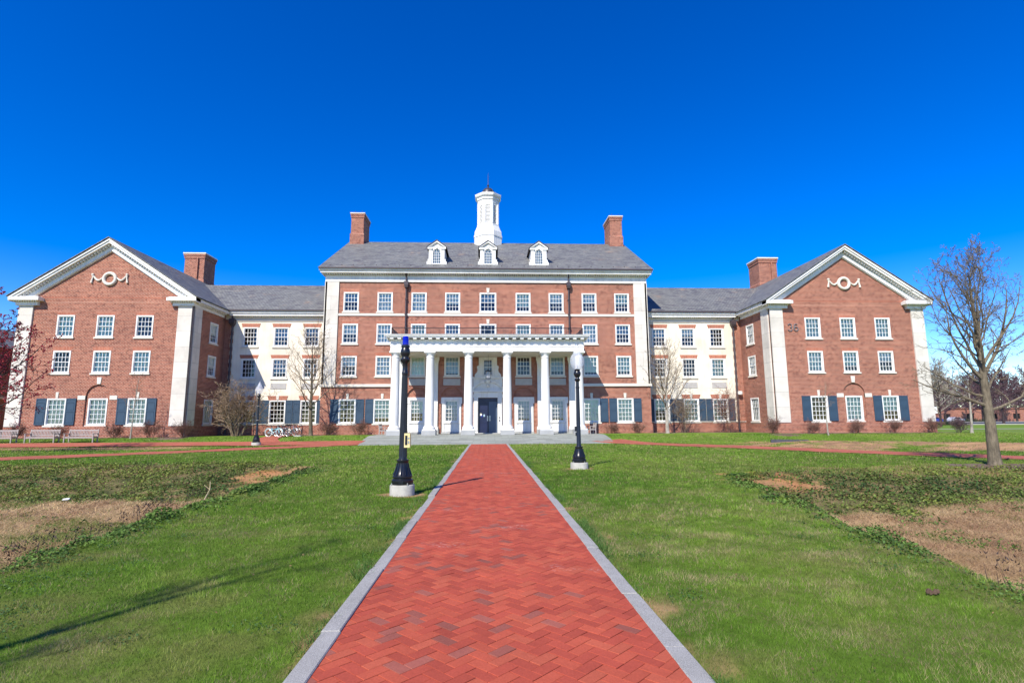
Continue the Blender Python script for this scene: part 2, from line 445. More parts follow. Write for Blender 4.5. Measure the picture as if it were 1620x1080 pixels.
# ------------------------------------------------------------------ mesh builder
class MB:
    def __init__(self):
        self.v = []
        self.f = []
    def vert(self, p):
        self.v.append(tuple(p))
        return len(self.v) - 1
    def poly(self, pts):
        i0 = len(self.v)
        self.v.extend(tuple(p) for p in pts)
        self.f.append(tuple(range(i0, i0 + len(pts))))
        return self
    def box(self, x0, x1, y0, y1, z0, z1, skip=''):
        i = len(self.v)
        self.v += [(x0, y0, z0), (x1, y0, z0), (x1, y1, z0), (x0, y1, z0), (x0, y0, z1), (x1, y0, z1), (x1, y1, z1), (x0, y1, z1)]
        fs = {'b': (0, 3, 2, 1), 't': (4, 5, 6, 7), 'f': (0, 1, 5, 4), 'k': (2, 3, 7, 6), 'l': (3, 0, 4, 7), 'r': (1, 2, 6, 5)}
        for k, q in fs.items():
            if k not in skip:
                self.f.append(tuple(i + a for a in q))
        return self
    def hexa(self, lo, hi):
        """lo, hi: four points each, same winding"""
        i = len(self.v)
        n = len(lo)
        self.v += [tuple(p) for p in lo] + [tuple(p) for p in hi]
        self.f.append(tuple(i + k for k in range(n))[::-1])
        self.f.append(tuple(i + n + k for k in range(n)))
        for k in range(n):
            j = (k + 1) % n
            self.f.append((i + k, i + j, i + n + j, i + n + k))
        return self
    def lathe(self, c, prof, n=24, ph=0.0, cap=True, sx=1.0):
        """prof: list of (r, z) from bottom to top"""
        i = len(self.v)
        for r, z in prof:
            for k in range(n):
                a = ph + 2 * PI * k / n
                self.v.append((c[0] + r * math.cos(a) * sx, c[1] + r * math.sin(a), c[2] + z))
        for j in range(len(prof) - 1):
            for k in range(n):
                k2 = (k + 1) % n
                self.f.append((i + j * n + k, i + j * n + k2, i + (j + 1) * n + k2, i + (j + 1) * n + k))
        if cap:
            self.f.append(tuple(i + k for k in range(n))[::-1])
            self.f.append(tuple(i + (len(prof) - 1) * n + k for k in range(n)))
        return self
    def tube(self, pts, radii, n=6, cap=True):
        i = len(self.v)
        pts = [Vector(p) for p in pts]
        if not hasattr(radii, '__len__'):
            radii = [radii] * len(pts)
        prev = None
        for k, p in enumerate(pts):
            if k == 0:
                d = pts[1] - p
            elif k == len(pts) - 1:
                d = p - pts[k - 1]
            else:
                d = pts[k + 1] - pts[k - 1]
            if d.length < 1e-9:
                d = Vector((0, 0, 1))
            d.normalize()
            if prev is None:
                a = d.orthogonal().normalized()
            else:
                a = prev - d * prev.dot(d)
                if a.length < 1e-6:
                    a = d.orthogonal()
                a.normalize()
            prev = a
            b = d.cross(a)
            for q in range(n):
                t = 2 * PI * q / n
                self.v.append(tuple(p + (a * math.cos(t) + b * math.sin(t)) * radii[k]))
        for k in range(len(pts) - 1):
            for q in range(n):
                q2 = (q + 1) % n
                self.f.append((i + k * n + q, i + k * n + q2, i + (k + 1) * n + q2, i + (k + 1) * n + q))
        if cap:
            self.f.append(tuple(i + q for q in range(n))[::-1])
            self.f.append(tuple(i + (len(pts) - 1) * n + q for q in range(n)))
        return self
    def torus(self, c, R, r, axis='y', n=28, k=8, a0=0.0, a1=2 * PI):
        pts = []
        for j in range(n + 1):
            a = a0 + (a1 - a0) * j / n
            if axis == 'y':
                pts.append((c[0] + R * math.cos(a), c[1], c[2] + R * math.sin(a)))
            elif axis == 'x':
                pts.append((c[0], c[1] + R * math.cos(a), c[2] + R * math.sin(a)))
            else:
                pts.append((c[0] + R * math.cos(a), c[1] + R * math.sin(a), c[2]))
        return self.tube(pts, r, k)
    def extend(self, other, fn=None):
        i = len(self.v)
        self.v += [tuple(fn(p)) if fn else p for p in other.v]
        self.f += [tuple(i + a for a in q) for q in other.f]
        return self
    def xf(self, fn):
        self.v = [tuple(fn(p)) for p in self.v]
        return self
    def mesh(self, name, mat, smooth=False):
        me = bpy.data.meshes.new(name)
        me.from_pydata(self.v, [], self.f)
        me.materials.append(mat)
        nl = len(me.loops)
        if nl:
            co = np.empty(len(me.vertices) * 3, 'f')
            me.vertices.foreach_get('co', co)
            co = co.reshape(-1, 3)
            vi = np.empty(nl, 'i')
            me.loops.foreach_get('vertex_index', vi)
            nf = len(me.polygons)
            nr = np.empty(nf * 3, 'f')
            me.polygons.foreach_get('normal', nr)
            nr = nr.reshape(-1, 3)
            lt = np.empty(nf, 'i')
            me.polygons.foreach_get('loop_total', lt)
            fn = np.repeat(np.abs(nr), lt, axis=0)
            P = co[vi]
            # horizontal axis: x unless the face looks along x; vertical: z measured along the slope
            alongx = fn[:, 0] > np.maximum(fn[:, 1], 0.02)
            u = np.where(alongx, P[:, 1], P[:, 0])
            flat = fn[:, 2] > 0.97
            sl_ = np.sqrt(np.maximum(1 - fn[:, 2] ** 2, 0.05))
            v_ = np.where(flat, P[:, 1], P[:, 2] / sl_)
            u = np.where(flat, P[:, 0], u)
            uvl = me.uv_layers.new(name='UVMap')
            uvl.data.foreach_set('uv', np.stack([u, v_], 1).astype('f').ravel())
        if smooth:
            me.polygons.foreach_set('use_smooth', np.ones(len(me.polygons), bool))
            try:
                me.set_sharp_from_angle(angle=R_(38))
            except Exception:
                pass
        return me

def link(name, me, parent=None, loc=(0, 0, 0)):
    o = bpy.data.objects.new(name, me)
    COL.objects.link(o)
    o.location = loc
    if parent:
        o.parent = parent
    return o

def tag(o, label, cat, group=None):
    o['label'] = label
    o['category'] = cat
    if group:
        o['group'] = group
    return o

def thing(name, label, cat, loc=(0, 0, 0), rz=0.0, group=None):
    o = bpy.data.objects.new(name, None)
    COL.objects.link(o)
    o.location = loc
    o.rotation_euler = (0, 0, rz)
    o.empty_display_size = 0.3
    return tag(o, label, cat, group)

def obj(name, mb, mat, parent=None, smooth=False, label=None, loc=(0, 0, 0)):
    o = link(name, mb.mesh(name, M[mat] if isinstance(mat, str) else mat, smooth), parent, loc)
    if label:
        o['label'] = label
    return o

def struct(name, mb, mat):
    o = obj(name, mb, mat)
    o['kind'] = 'structure'
    return o

def copy_tree(o, parent=None):
    c = o.copy()
    COL.objects.link(c)
    c.parent = parent
    for ch in list(o.children):
        copy_tree(ch, c)
    return c

def cdt_faces(outer, holes):
    """triangles of a polygon with holes -> (points2d, tris)"""
    pts, edges, loops = [], [], [outer] + list(holes)
    for lp in loops:
        i0 = len(pts)
        pts += [Vector((p[0], p[1])) for p in lp]
        n = len(lp)
        edges += [(i0 + k, i0 + (k + 1) % n) for k in range(n)]
    res = delaunay_2d_cdt(pts, edges, [], 0, 1e-5)
    ov, of = res[0], res[2]
    def inside(p, lp):
        c = False
        n = len(lp)
        j = n - 1
        for i in range(n):
            xi, yi = lp[i]
            xj, yj = lp[j]
            if (yi > p[1]) != (yj > p[1]) and p[0] < (xj - xi) * (p[1] - yi) / (yj - yi) + xi:
                c = not c
            j = i
        return c
    tris = []
    for t in of:
        cx = sum(ov[k][0] for k in t) / len(t)
        cy = sum(ov[k][1] for k in t) / len(t)
        if inside((cx, cy), outer) and not any(inside((cx, cy), h) for h in holes):
            tris.append(t)
    return ov, tris

def wall(mb, outer, holes, fn, reveal=0.22):
    """fn(a, b, d): facade coordinates to 3-D; d is depth behind the face"""
    ov, tris = cdt_faces(outer, holes)
    i0 = len(mb.v)
    mb.v += [tuple(fn(p[0], p[1], 0)) for p in ov]
    mb.f += [tuple(i0 + k for k in t) for t in tris]
    for lp in holes:
        n = len(lp)
        for k in range(n):
            a, b = lp[k], lp[(k + 1) % n]
            mb.poly([fn(a[0], a[1], 0), fn(b[0], b[1], 0), fn(b[0], b[1], reveal), fn(a[0], a[1], reveal)])
    return mb

def rect(x0, x1, z0, z1):
    return [(x0, z0), (x1, z0), (x1, z1), (x0, z1)]

def arch(cx, hw, z0, zs, n=14):
    """round-headed opening"""
    p = [(cx - hw, z0), (cx + hw, z0)]
    for k in range(n + 1):
        a = PI * k / n
        p.append((cx + hw * math.cos(a), zs + hw * math.sin(a)))
    return p

# ------------------------------------------------------------------ terrain
def sm(t):
    t = np.clip(t, 0, 1)
    return t * t * (3 - 2 * t)

_lat = {}
def vnoise(x, y, scale, seed=0):
    if seed not in _lat:
        _lat[seed] = np.random.RandomState(seed + 11).rand(256, 256)
    L = _lat[seed]
    x = np.asarray(x, float) / scale + 1000
    y = np.asarray(y, float) / scale + 1000
    xi = np.floor(x).astype(int)
    yi = np.floor(y).astype(int)
    fx = sm(x - xi)
    fy = sm(y - yi)
    a = L[xi % 256, yi % 256]
    b = L[(xi + 1) % 256, yi % 256]
    c = L[xi % 256, (yi + 1) % 256]
    d = L[(xi + 1) % 256, (yi + 1) % 256]
    return (a * (1 - fx) + b * fx) * (1 - fy) + (c * (1 - fx) + d * fx) * fy

def fbm(x, y, scale, seed=0, o=4):
    s, amp, tot = 0, 1.0, 0
    for k in range(o):
        s = s + amp * vnoise(x, y, scale / 2 ** k, seed + k)
        tot += amp
        amp *= 0.55
    return s / tot

def dist_poly(x, y, pts):
    d = np.full(np.shape(x), 1e9)
    for (x0, y0), (x1, y1) in zip(pts[:-1], pts[1:]):
        ex, ey = x1 - x0, y1 - y0
        t = np.clip(((x - x0) * ex + (y - y0) * ey) / (ex * ex + ey * ey), 0, 1)
        d = np.minimum(d, np.hypot(x - x0 - t * ex, y - y0 - t * ey))
    return d

def edge_left(y):
    return np.interp(y, [-5, 4, 6.4, 8, 11.4, 19, 21, 22.6], [-4.2, -5.0, -5.35, -5.6, -5.7, -6.0, -7.0, -9.2])
def edge_right(y):
    return np.interp(y, [-5, 4, 5.7, 7.3, 11.3, 15, 16.4, 17.2], [4.4, 4.8, 5.05, 5.35, 6.2, 7.0, 7.6, 9.0])

def basin(x, y):
    """(depth weight 0-1 left, right); also signed distances to the rims"""
    x = np.asarray(x, float)
    y = np.asarray(y, float)
    wob = (vnoise(x, y, 1.1, 40) - 0.5) * 0.35
    el = edge_left(y) - x + wob
    tl = 22.5 - y + wob * 1.5 + 0.02 * (x + 9)
    er = x - edge_right(y) + wob
    tr = 17.2 - y + wob * 1.5 + 0.12 * np.maximum(x - 13, 0)
    dl = np.minimum(np.minimum(el / 1.3, tl / 5.0), (x + 24) / 3.0)
    dr = np.minimum(np.minimum(er / 1.3, tr / 4.2), (26 - x) / 3.0)
    return sm(dl), sm(dr), np.minimum(np.minimum(el, tl), x + 24), np.minimum(np.minimum(er, tr), 26 - x), tl, tr, el, er

def tz(x, y):
    x = np.asarray(x, float)
    y = np.asarray(y, float)
    bl, br = basin(x, y)[:2]
    z = 0.42 * sm((y - 38.0) / 8.5) - 0.62 * bl - 0.55 * br
    ds_ = dist_poly(x, y, [(21, 33.5), (26, 32.0), (31, 27.5), (38, 21)])
    z = z + 0.28 * sm(1 - ds_ / 4.5)
    off = np.clip((np.abs(x - 0.07) - 1.5) / 1.5, 0, 1) * np.clip((42 - y) / 6, 0, 1)
    wt = np.maximum(bl, br)
    z = z + wt * ((vnoise(x, y, 0.45, 14) - 0.5) * 0.09 + (fbm(x, y, 1.6, 15, 2) - 0.5) * 0.16)
    z = z + off * ((fbm(x, y, 5.0, 3) - 0.5) * 0.10 + (vnoise(x, y, 0.6, 9) - 0.5) * 0.025)
    return z

def tz1(x, y):
    return float(tz(np.array([x]), np.array([y]))[0])

# ------------------------------------------------------------------ ground zones
PATH_C, PATH_HW = 0.07, 1.375
LEFT_DIAG = [(-9.0, 41.0), (-12.2, 37.0), (-15.6, 33.2), (-19.0, 29.8), (-22.6, 26.6), (-30.0, 20.5), (-40, 12.5)]
RIGHT_DIAG = [(9.0, 41.0), (11.6, 36.4), (14.6, 32.2), (18.2, 27.4), (21.8, 22.2), (26.5, 14.5), (32, 5)]
SPUR = [(-16.2, 41.2), (-17.2, 43.4), (-17.6, 46.0), (-17.8, 48.0), (-17.8, 50.2)]
PATIO = [(-9.0, 38.3), (9.0, 38.3), (9.5, 41.5), (9.9, 46), (9.9, 50.7), (-9.9, 50.7), (-9.9, 46), (-9.5, 41.5)]
DIAG_W = 2.9

def paved(x, y, grow=0.0):
    x = np.asarray(x, float)
    y = np.asarray(y, float)
    m_ = (np.abs(x - PATH_C) < PATH_HW + grow) & (y < 38.4)
    m_ |= dist_poly(x, y, LEFT_DIAG) < DIAG_W / 2 + grow
    m_ |= dist_poly(x, y, RIGHT_DIAG) < DIAG_W / 2 + grow
    m_ |= dist_poly(x, y, SPUR) < 0.75 + grow
    m_ |= (x < -9.3) & (y > 38.6 - grow) & (y < 41.6 + grow)
    hw = np.interp(y, [38.3, 41.5, 46, 50.7], [9.0, 9.5, 9.9, 9.9])
    m_ |= (y > 38.3 - grow) & (y < 50.7) & (np.abs(x) < hw + grow)
    return m_

LAMPS = [(-1.95, 12.7), (3.12, 18.6)]

def lerp(a, b, t):
    a = np.asarray(a, float)
    b = np.asarray(b, float)
    t = np.clip(np.asarray(t)[..., None], 0, 1)
    return a * (1 - t) + b * t

STRIP = [(18.5, 33.5), (24.5, 32.5), (30, 27.5), (38, 21)]

def zones(x, y):
    """masks 0-1: soil, straw, ivy, mulch"""
    x = np.asarray(x, float)
    y = np.asarray(y, float)
    bl, br, dl, dr, tl, tr, el, er = basin(x, y)
    n1 = fbm(x, y, 1.6, 20, 3)
    n2 = fbm(x, y, 0.5, 25, 3)
    ivy = np.zeros(np.shape(x))
    straw = np.zeros(np.shape(x))
    soil = np.zeros(np.shape(x))
    inL = dl > 0.0
    inR = dr > 0.0
    # far banks carry ground ivy, the floors dry straw
    ivy = np.where(inL, sm((6.2 - tl + (n1 - 0.5) * 3) / 0.8), ivy)
    ivy = np.where(inL, np.maximum(ivy, sm((0.75 - el + (n2 - 0.5)) / 0.3)), ivy)
    ivy = np.where(inR, sm((4.6 - tr + (n1 - 0.5) * 3.0) / 0.8), ivy)
    ivy = np.where(inR, np.maximum(ivy, sm((0.65 - er + (n2 - 0.5)) / 0.3)), ivy)
    straw = np.where(inL | inR, 1 - ivy, 0)
    # bare orange soil at the inner corners of both basins
    c1 = np.hypot((x + 7.6) / 1.5, (y - 20.2) / 1.3)
    c2 = np.hypot((x - 8.5) / 1.75, (y - 15.9) / 1.1)
    c3 = np.hypot((x + 7.2) / 0.8, (y - 15.6) / 1.6)
    for c in (c1, c2):
        soil = np.maximum(soil, 0.9 * sm((0.8 - c + (n2 - 0.5) * 3.4) / 0.7))
    soil = np.maximum(soil, 0.8 * sm((1.0 - c3 + (n2 - 0.5) * 1.6) / 0.5) * inL)
    # tan strip beyond the right-hand path
    dS = dist_poly(x, y, STRIP)
    soil = np.maximum(soil, 0.985 * sm((5.6 - dS + (n1 - 0.5) * 6.5) / 1.2) * np.clip(0.45 + (fbm(x, y, 1.4, 33, 4) - 0.40) * 5.0, 0, 1))
    # worn dirt verge on the left
    soil = np.maximum(soil, 0.9 * sm((2.1 - np.abs(y - 36.6) + (n1 - 0.5) * 2.2) / 0.5) * (x < -17.5) * sm((-17.5 - x) / 3))
    # around the lamp footings and along the kerb
    for lx, ly in LAMPS:
        d = np.hypot((x - lx - 0.05) / 0.62, (y - ly) / 0.5)
        soil = np.maximum(soil, sm((1.0 - d + (n2 - 0.5) * 0.7) / 0.3))
    k = np.abs(x - PATH_C) - PATH_HW
    soil = np.maximum(soil, 0.8 * sm((0.10 - k + (n2 - 0.62) * 1.6 + (n1 - 0.5) * 0.9) / 0.25) * (y < 37) * (k > 0))
    # bare ground round the big tree
    d = np.hypot((x - 18.0) / 2.4, (y - 18.3) / 1.2)
    tree = sm((1.0 - d + (n2 - 0.5) * 0.9) / 0.3)
    soil = np.maximum(soil, 0.55 * sm((1.0 - np.hypot((x - 15.5) / 5.5, (y - 17.6) / 1.5) + (n1 - 0.5) * 2.2) / 0.5))
    mulch = tree
    # beds along the foot of the walls
    bed = sm((y - np.where(np.abs(x) < 25.2, 50.6, 45.7) + (n1 - 0.5) * 1.2 + 0.6) / 0.4) * (np.abs(x) < 41.5) * (np.abs(x) > 9.8) * (y < 54)
    mulch = np.maximum(mulch, bed)
    for cx, cy in ((-15.75, 49.2), (16.5, 49.8), (24.7, 44.2), (-25.3, 44.6)):
        mulch = np.maximum(mulch, sm((1.0 - np.hypot(x - cx, y - cy) / 1.3 + (n2 - 0.5) * 0.5) / 0.3))
    ivy = ivy * (1 - soil)
    straw = straw * (1 - soil)
    return soil, straw, ivy, mulch

def grass_col(x, y):
    n1 = fbm(x, y, 3.2, 50, 3)
    n2 = fbm(x, y, 0.5, 55, 3)
    n3 = fbm(x, y, 9.0, 60, 2)
    c = lerp((0.098, 0.192, 0.018), (0.165, 0.262, 0.030), (n1 - 0.25) * 1.8)
    near = np.clip((16 - y) / 11, 0, 1)
    c = lerp(c, (0.29, 0.255, 0.09), np.clip((n2 * 0.65 + n3 * 0.35 - 0.45) * (1.2 + 1.6 * near), 0, 0.40))
    return c

def ground_col(x, y):
    soil, straw, ivy, mulch = zones(x, y)
    n2 = fbm(x, y, 0.45, 70, 3)
    n1 = fbm(x, y, 2.0, 75, 3)
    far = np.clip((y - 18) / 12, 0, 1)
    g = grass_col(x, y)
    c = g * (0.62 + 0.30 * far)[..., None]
    c = lerp(c, lerp((0.42, 0.29, 0.16), (0.27, 0.165, 0.095), n2 * 1.3 - 0.2), straw * 0.95)
    c = lerp(c, lerp((0.060, 0.065, 0.025), (0.20, 0.145, 0.07), n2 * 2.4 - 0.75), ivy)
    so_ = lerp((0.42, 0.25, 0.125), (0.22, 0.13, 0.075), n2 * 2.2 - 0.55)
    c1 = np.hypot((x + 7.6) / 2, (y - 20.2) / 2)
    c2 = np.hypot((x - 8.0) / 2, (y - 16.0) / 2)
    so_ = lerp(so_, (0.42, 0.15, 0.06), np.clip(1.3 - np.minimum(c1, c2), 0, 1) * np.clip(n1 * 2 - 0.45, 0, 1))
    c = lerp(c, so_, soil)
    c = lerp(c, lerp((0.115, 0.075, 0.055), (0.17, 0.125, 0.095), n2 * 2 - 0.5), mulch)
    return c

def axis_vals(parts):
    out = []
    for a, b, st in parts:
        n = max(1, int(round((b - a) / st)))
        out += list(np.linspace(a, b, n, endpoint=False))
    out.append(parts[-1][1])
    return np.array(out)

def build_ground():
    xs = axis_vals([(-1500, -300, 300), (-300, -80, 20), (-80, -26, 1.2), (-26, -1.7, 0.2), (-1.7, -1.25, 0.09), (-1.25, 1.4, 0.6625), (1.4, 1.85, 0.09), (1.85, 26, 0.2), (26, 80, 1.2), (80, 300, 20), (300, 1500, 300)])
    ys = axis_vals([(-200, -20, 30), (-20, 0, 2.0), (0, 26, 0.2), (26, 56, 0.4), (56, 120, 4), (120, 300, 20), (300, 2000, 170)])
    X, Y = np.meshgrid(xs, ys)
    Z = tz(X, Y)
    # the trench the pavers are bedded in, the cut edge of the turf
    Z = np.where((np.abs(X - PATH_C) < PATH_HW - 0.06) & (Y < 38.6), -0.09, Z)
    Z = np.where(paved(X, Y, -0.12) & (np.abs(X - PATH_C) > PATH_HW), Z - 0.03, Z)
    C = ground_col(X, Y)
    nx, ny = len(xs), len(ys)
    V = np.stack([X, Y, Z], -1).reshape(-1, 3)
    idx = np.arange(nx * ny).reshape(ny, nx)
    F = np.stack([idx[:-1, :-1], idx[:-1, 1:], idx[1:, 1:], idx[1:, :-1]], -1).reshape(-1, 4)
    me = bpy.data.meshes.new('lawn')
    me.vertices.add(len(V))
    me.vertices.foreach_set('co', V.astype('f').ravel())
    me.loops.add(F.size)
    me.loops.foreach_set('vertex_index', F.astype('i').ravel())
    me.polygons.add(len(F))
    me.polygons.foreach_set('loop_start', np.arange(0, F.size, 4, dtype='i'))
    me.update(calc_edges=True)
    me.polygons.foreach_set('use_smooth', np.ones(len(F), bool))
    ca = me.color_attributes.new('Col', 'FLOAT_COLOR', 'POINT')
    ca.data.foreach_set('color', np.concatenate([C.reshape(-1, 3), np.ones((len(V), 1))], 1).astype('f').ravel())
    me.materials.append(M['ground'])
    o = link('lawn', me)
    o['kind'] = 'structure'
build_ground()

def strip_mesh(pts, width, z_off, step=0.5):
    """ribbon laid on the terrain along a polyline, resampled"""
    P = [Vector((p[0], p[1])) for p in pts]
    # Catmull-Rom for a smooth curve
    Q = []
    for i in range(len(P) - 1):
        p0, p1, p2, p3 = P[max(i - 1, 0)], P[i], P[i + 1], P[min(i + 2, len(P) - 1)]
        n = max(2, int((p2 - p1).length / step))
        for k in range(n):
            t = k / n
            Q.append(0.5 * ((2 * p1) + (p2 - p0) * t + (2 * p0 - 5 * p1 + 4 * p2 - p3) * t * t + (3 * p1 - p0 - 3 * p2 + p3) * t ** 3))
    Q.append(P[-1])
    mb = MB()
    W = 8
    rows = []
    for i, q in enumerate(Q):
        d = (Q[min(i + 1, len(Q) - 1)] - Q[max(i - 1, 0)]).normalized()
        nrm = Vector((-d.y, d.x))
        row = []
        for k in range(W + 1):
            p = q + nrm * width * (k / W - 0.5)
            row.append(mb.vert((p.x, p.y, tz1(p.x, p.y) + z_off)))
        rows.append(row)
    for a, b in zip(rows[:-1], rows[1:]):
        for k in range(W):
            mb.f.append((a[k], a[k + 1], b[k + 1], b[k]))
    return mb, Q

# kerbed brick walk to the porch: every paver is its own chamfered block, 45 degree herringbone
def build_path():
    rng = np.random.RandomState(5)
    L, Wd, ch, gap = 0.203, 0.1015, 0.0025, 0.0028
    y0, y1 = 1.6, 38.3
    x0, x1 = PATH_C - PATH_HW + 0.15, PATH_C + PATH_HW - 0.15
    V, F, C = [], [], []
    c45 = math.cos(PI / 4)
    bed = MB()
    bed.poly([(x0, y0 - 2, 0.004), (x1, y0 - 2, 0.004), (x1, y1, 0.004), (x0, y1, 0.004)])
    # lattice: unit cells of herringbone in (a,b) grid of Wd
    n = int((y1 - y0) / Wd * 1.1) + 40
    def add(ax, ay, bx, by):
        """brick covering [ax,bx]x[ay,by] in grid frame"""
        pts = [(ax + gap, ay + gap), (bx - gap, ay + gap), (bx - gap, by - gap), (ax + gap, by - gap)]
        w_ = [((p[0] - p[1]) * c45 + PATH_C, (p[0] + p[1]) * c45 + y0) for p in pts]
        if max(p[0] for p in w_) < x0 or min(p[0] for p in w_) > x1 or max(p[1] for p in w_) < y0 or min(p[1] for p in w_) > y1:
            return
        for ax_, lim, sg in ((0, x0 + 0.003, 1), (0, x1 - 0.003, -1), (1, y0, 1), (1, y1, -1)):
            o_ = []
            for k in range(len(w_)):
                p, q = w_[k], w_[(k + 1) % len(w_)]
                dp_, dq = sg * (p[ax_] - lim), sg * (q[ax_] - lim)
                if dp_ >= 0:
                    o_.append(p)
                if dp_ * dq < 0:
                    t_ = dp_ / (dp_ - dq)
                    o_.append((p[0] + (q[0] - p[0]) * t_, p[1] + (q[1] - p[1]) * t_))
            w_ = o_
            if len(w_) < 3:
                return
        nn = len(w_)
        area = abs(sum(w_[k][0] * w_[(k + 1) % nn][1] - w_[(k + 1) % nn][0] * w_[k][1] for k in range(nn))) / 2
        if area < 0.0006:
            return
        h = 0.030 + rng.normal(0, 0.0011)
        tx, ty = rng.normal(0, 0.004, 2)
        cx = sum(p[0] for p in w_) / nn
        cy = sum(p[1] for p in w_) / nn
        i = len(V)
        for (px, py) in w_:
            V.append((px, py, 0.0))
        for (px, py) in w_:
            V.append((px, py, h - ch + (px - cx) * tx + (py - cy) * ty))
        for (px, py) in w_:
            l = math.hypot(px - cx, py - cy) + 1e-6
            s = 1 - ch * 1.3 / l
            V.append((cx + (px - cx) * s, cy + (py - cy) * s, h + (px - cx) * tx + (py - cy) * ty))
        for k in range(nn):
            j = (k + 1) % nn
            F.append((i + k, i + j, i + nn + j, i + nn + k))
            F.append((i + nn + k, i + nn + j, i + 2 * nn + j, i + 2 * nn + k))
        F.append(tuple(range(i + 2 * nn, i + 3 * nn)))
        t = rng.rand()
        cl = fbm(np.array([cx]), np.array([cy]), 1.2, 90, 2)[0]
        pd = 0.05 + 0.28 * max(0, cl - 0.5) * 2
        if t < pd:
            k_ = rng.rand()
            col = np.array([0.26, 0.078, 0.055]) * (0.85 + 0.35 * k_)
        elif t < pd + 0.28:
            col = np.array([0.40, 0.078, 0.042]) * (0.93 + 0.14 * rng.rand())
        elif t < pd + 0.40:
            col = np.array([0.41, 0.088, 0.047]) * (0.93 + 0.12 * rng.rand())
        else:
            col = np.array([0.355, 0.064, 0.037]) * (0.88 + 0.20 * rng.rand())
        C.extend([tuple(col) + (1,)] * (3 * nn))
    for j in range(-n, n + 1):
        for i in range(j - 24, j + 25):
            # herringbone tiling with 2x1 blocks: period 4 along the row, shift by one per row
            if (i - j) % 4 == 0:
                add(i * Wd, j * Wd, (i + 2) * Wd, (j + 1) * Wd)
            elif (i - j) % 4 == 2:
                add(i * Wd, (j - 1) * Wd, (i + 1) * Wd, (j + 1) * Wd)
    me = bpy.data.meshes.new('brick_path')
    me.from_pydata(V, [], F)
    ca = me.color_attributes.new('Col', 'FLOAT_COLOR', 'POINT')
    ca.data.foreach_set('color', np.array(C, 'f').ravel())
    me.materials.append(M['paver'])
    o = link('brick_path', me)
    o['kind'] = 'structure'
    struct('path_bed', bed, 'joint')
    for s in (-1, 1):
        kb = MB()
        y = 0.0
        while y < 38.25:
            ln = rng.uniform(1.1, 1.9)
            ye = min(y + ln, 38.3)
            dx = rng.normal(0, 0.007)
            a = PATH_C + s * (PATH_HW - 0.15) + dx
            b = PATH_C + s * PATH_HW + dx
            xa, xb = min(a, b), max(a, b)
            zt = 0.037 + rng.normal(0, 0.005)
            c_ = 0.008
            kb.hexa([(xa, y + 0.004, -0.12), (xb, y + 0.004, -0.12), (xb, ye - 0.004, -0.12), (xa, ye - 0.004, -0.12)],
                    [(xa, y + 0.004, zt - c_), (xb, y + 0.004, zt - c_), (xb, ye - 0.004, zt - c_), (xa, ye - 0.004, zt - c_)])
            kb.hexa([(xa, y + 0.004, zt - c_), (xb, y + 0.004, zt - c_), (xb, ye - 0.004, zt - c_), (xa, ye - 0.004, zt - c_)],
                    [(xa + c_, y + 0.010, zt), (xb - c_, y + 0.010, zt), (xb - c_, ye - 0.010, zt), (xa + c_, ye - 0.010, zt)])
            y = ye
        struct('granite_kerb', kb, 'kerb')
build_path()

# cross walks, porch terrace, road
for nm, pts, wd, zo in (('brick_path', LEFT_DIAG, DIAG_W, 0.030), ('brick_path', RIGHT_DIAG, DIAG_W, 0.030),
                        ('brick_path', [(-70, 40.1), (-50, 40.1), (-30, 40.1), (-16, 40.1), (-9.2, 40.3)], 3.0, 0.038), ('brick_path', SPUR, 1.5, 0.046)):
    mb, Q = strip_mesh(pts, wd, zo)
    struct(nm, mb, 'path')
mb, Q = strip_mesh([(18.5, 29.5), (21.8, 24.6), (27, 16.5)], 0.16, 0.05)
mb = MB()
ysp = np.linspace(38.3, 50.9, 26)
for a, b in zip(ysp[:-1], ysp[1:]):
    ha = float(np.interp(a, [38.3, 41.5, 46, 50.9], [9.0, 9.5, 9.9, 9.9]))
    hb = float(np.interp(b, [38.3, 41.5, 46, 50.9], [9.0, 9.5, 9.9, 9.9]))
    za, zb = tz1(0, a) + 0.03, tz1(0, b) + 0.03
    mb.poly([(-ha, a, za), (ha, a, za), (hb, b, zb), (-hb, b, zb)])
za = tz1(0, 38.3)
mb.poly([(-9.0, 38.3, za - 0.1), (9.0, 38.3, za - 0.1), (9.0, 38.3, za + 0.03), (-9.0, 38.3, za + 0.03)])
struct('stone_terrace', mb, 'slab')
mb = MB()
mb.poly([(20, 97, 0.45), (600, 97, 0.45), (600, 150, 0.45), (20, 150, 0.45)])
struct('road', mb, 'asphalt')
mb = MB()
mb.box(20, 600, 96.7, 97.0, 0.3, 0.56)
mb.box(20, 600, 150.0, 150.3, 0.3, 0.56)
struct('road_kerb', mb, 'pavement')
mb = MB()
mb.poly([(38, 58, 0.445), (300, 50, 0.445), (300, 51.8, 0.445), (38, 59.8, 0.445)])
struct('pavement', mb, 'pavement')

# ------------------------------------------------------------------ grass, straw, weeds (uncountable)
def tri_object(name, V, C, mat):
    n = len(V)
    me = bpy.data.meshes.new(name)
    me.vertices.add(n * 3)
    me.vertices.foreach_set('co', V.astype('f').ravel())
    me.loops.add(n * 3)
    me.loops.foreach_set('vertex_index', np.arange(n * 3, dtype='i'))
    me.polygons.add(n)
    me.polygons.foreach_set('loop_start', np.arange(0, n * 3, 3, dtype='i'))
    me.update(calc_edges=True)
    ca = me.color_attributes.new('Col', 'FLOAT_COLOR', 'POINT')
    ca.data.foreach_set('color', np.concatenate([np.repeat(C, 3, axis=0), np.ones((n * 3, 1))], 1).astype('f').ravel())
    me.materials.append(M[mat])
    o = link(name, me)
    o['kind'] = 'stuff'
    return o

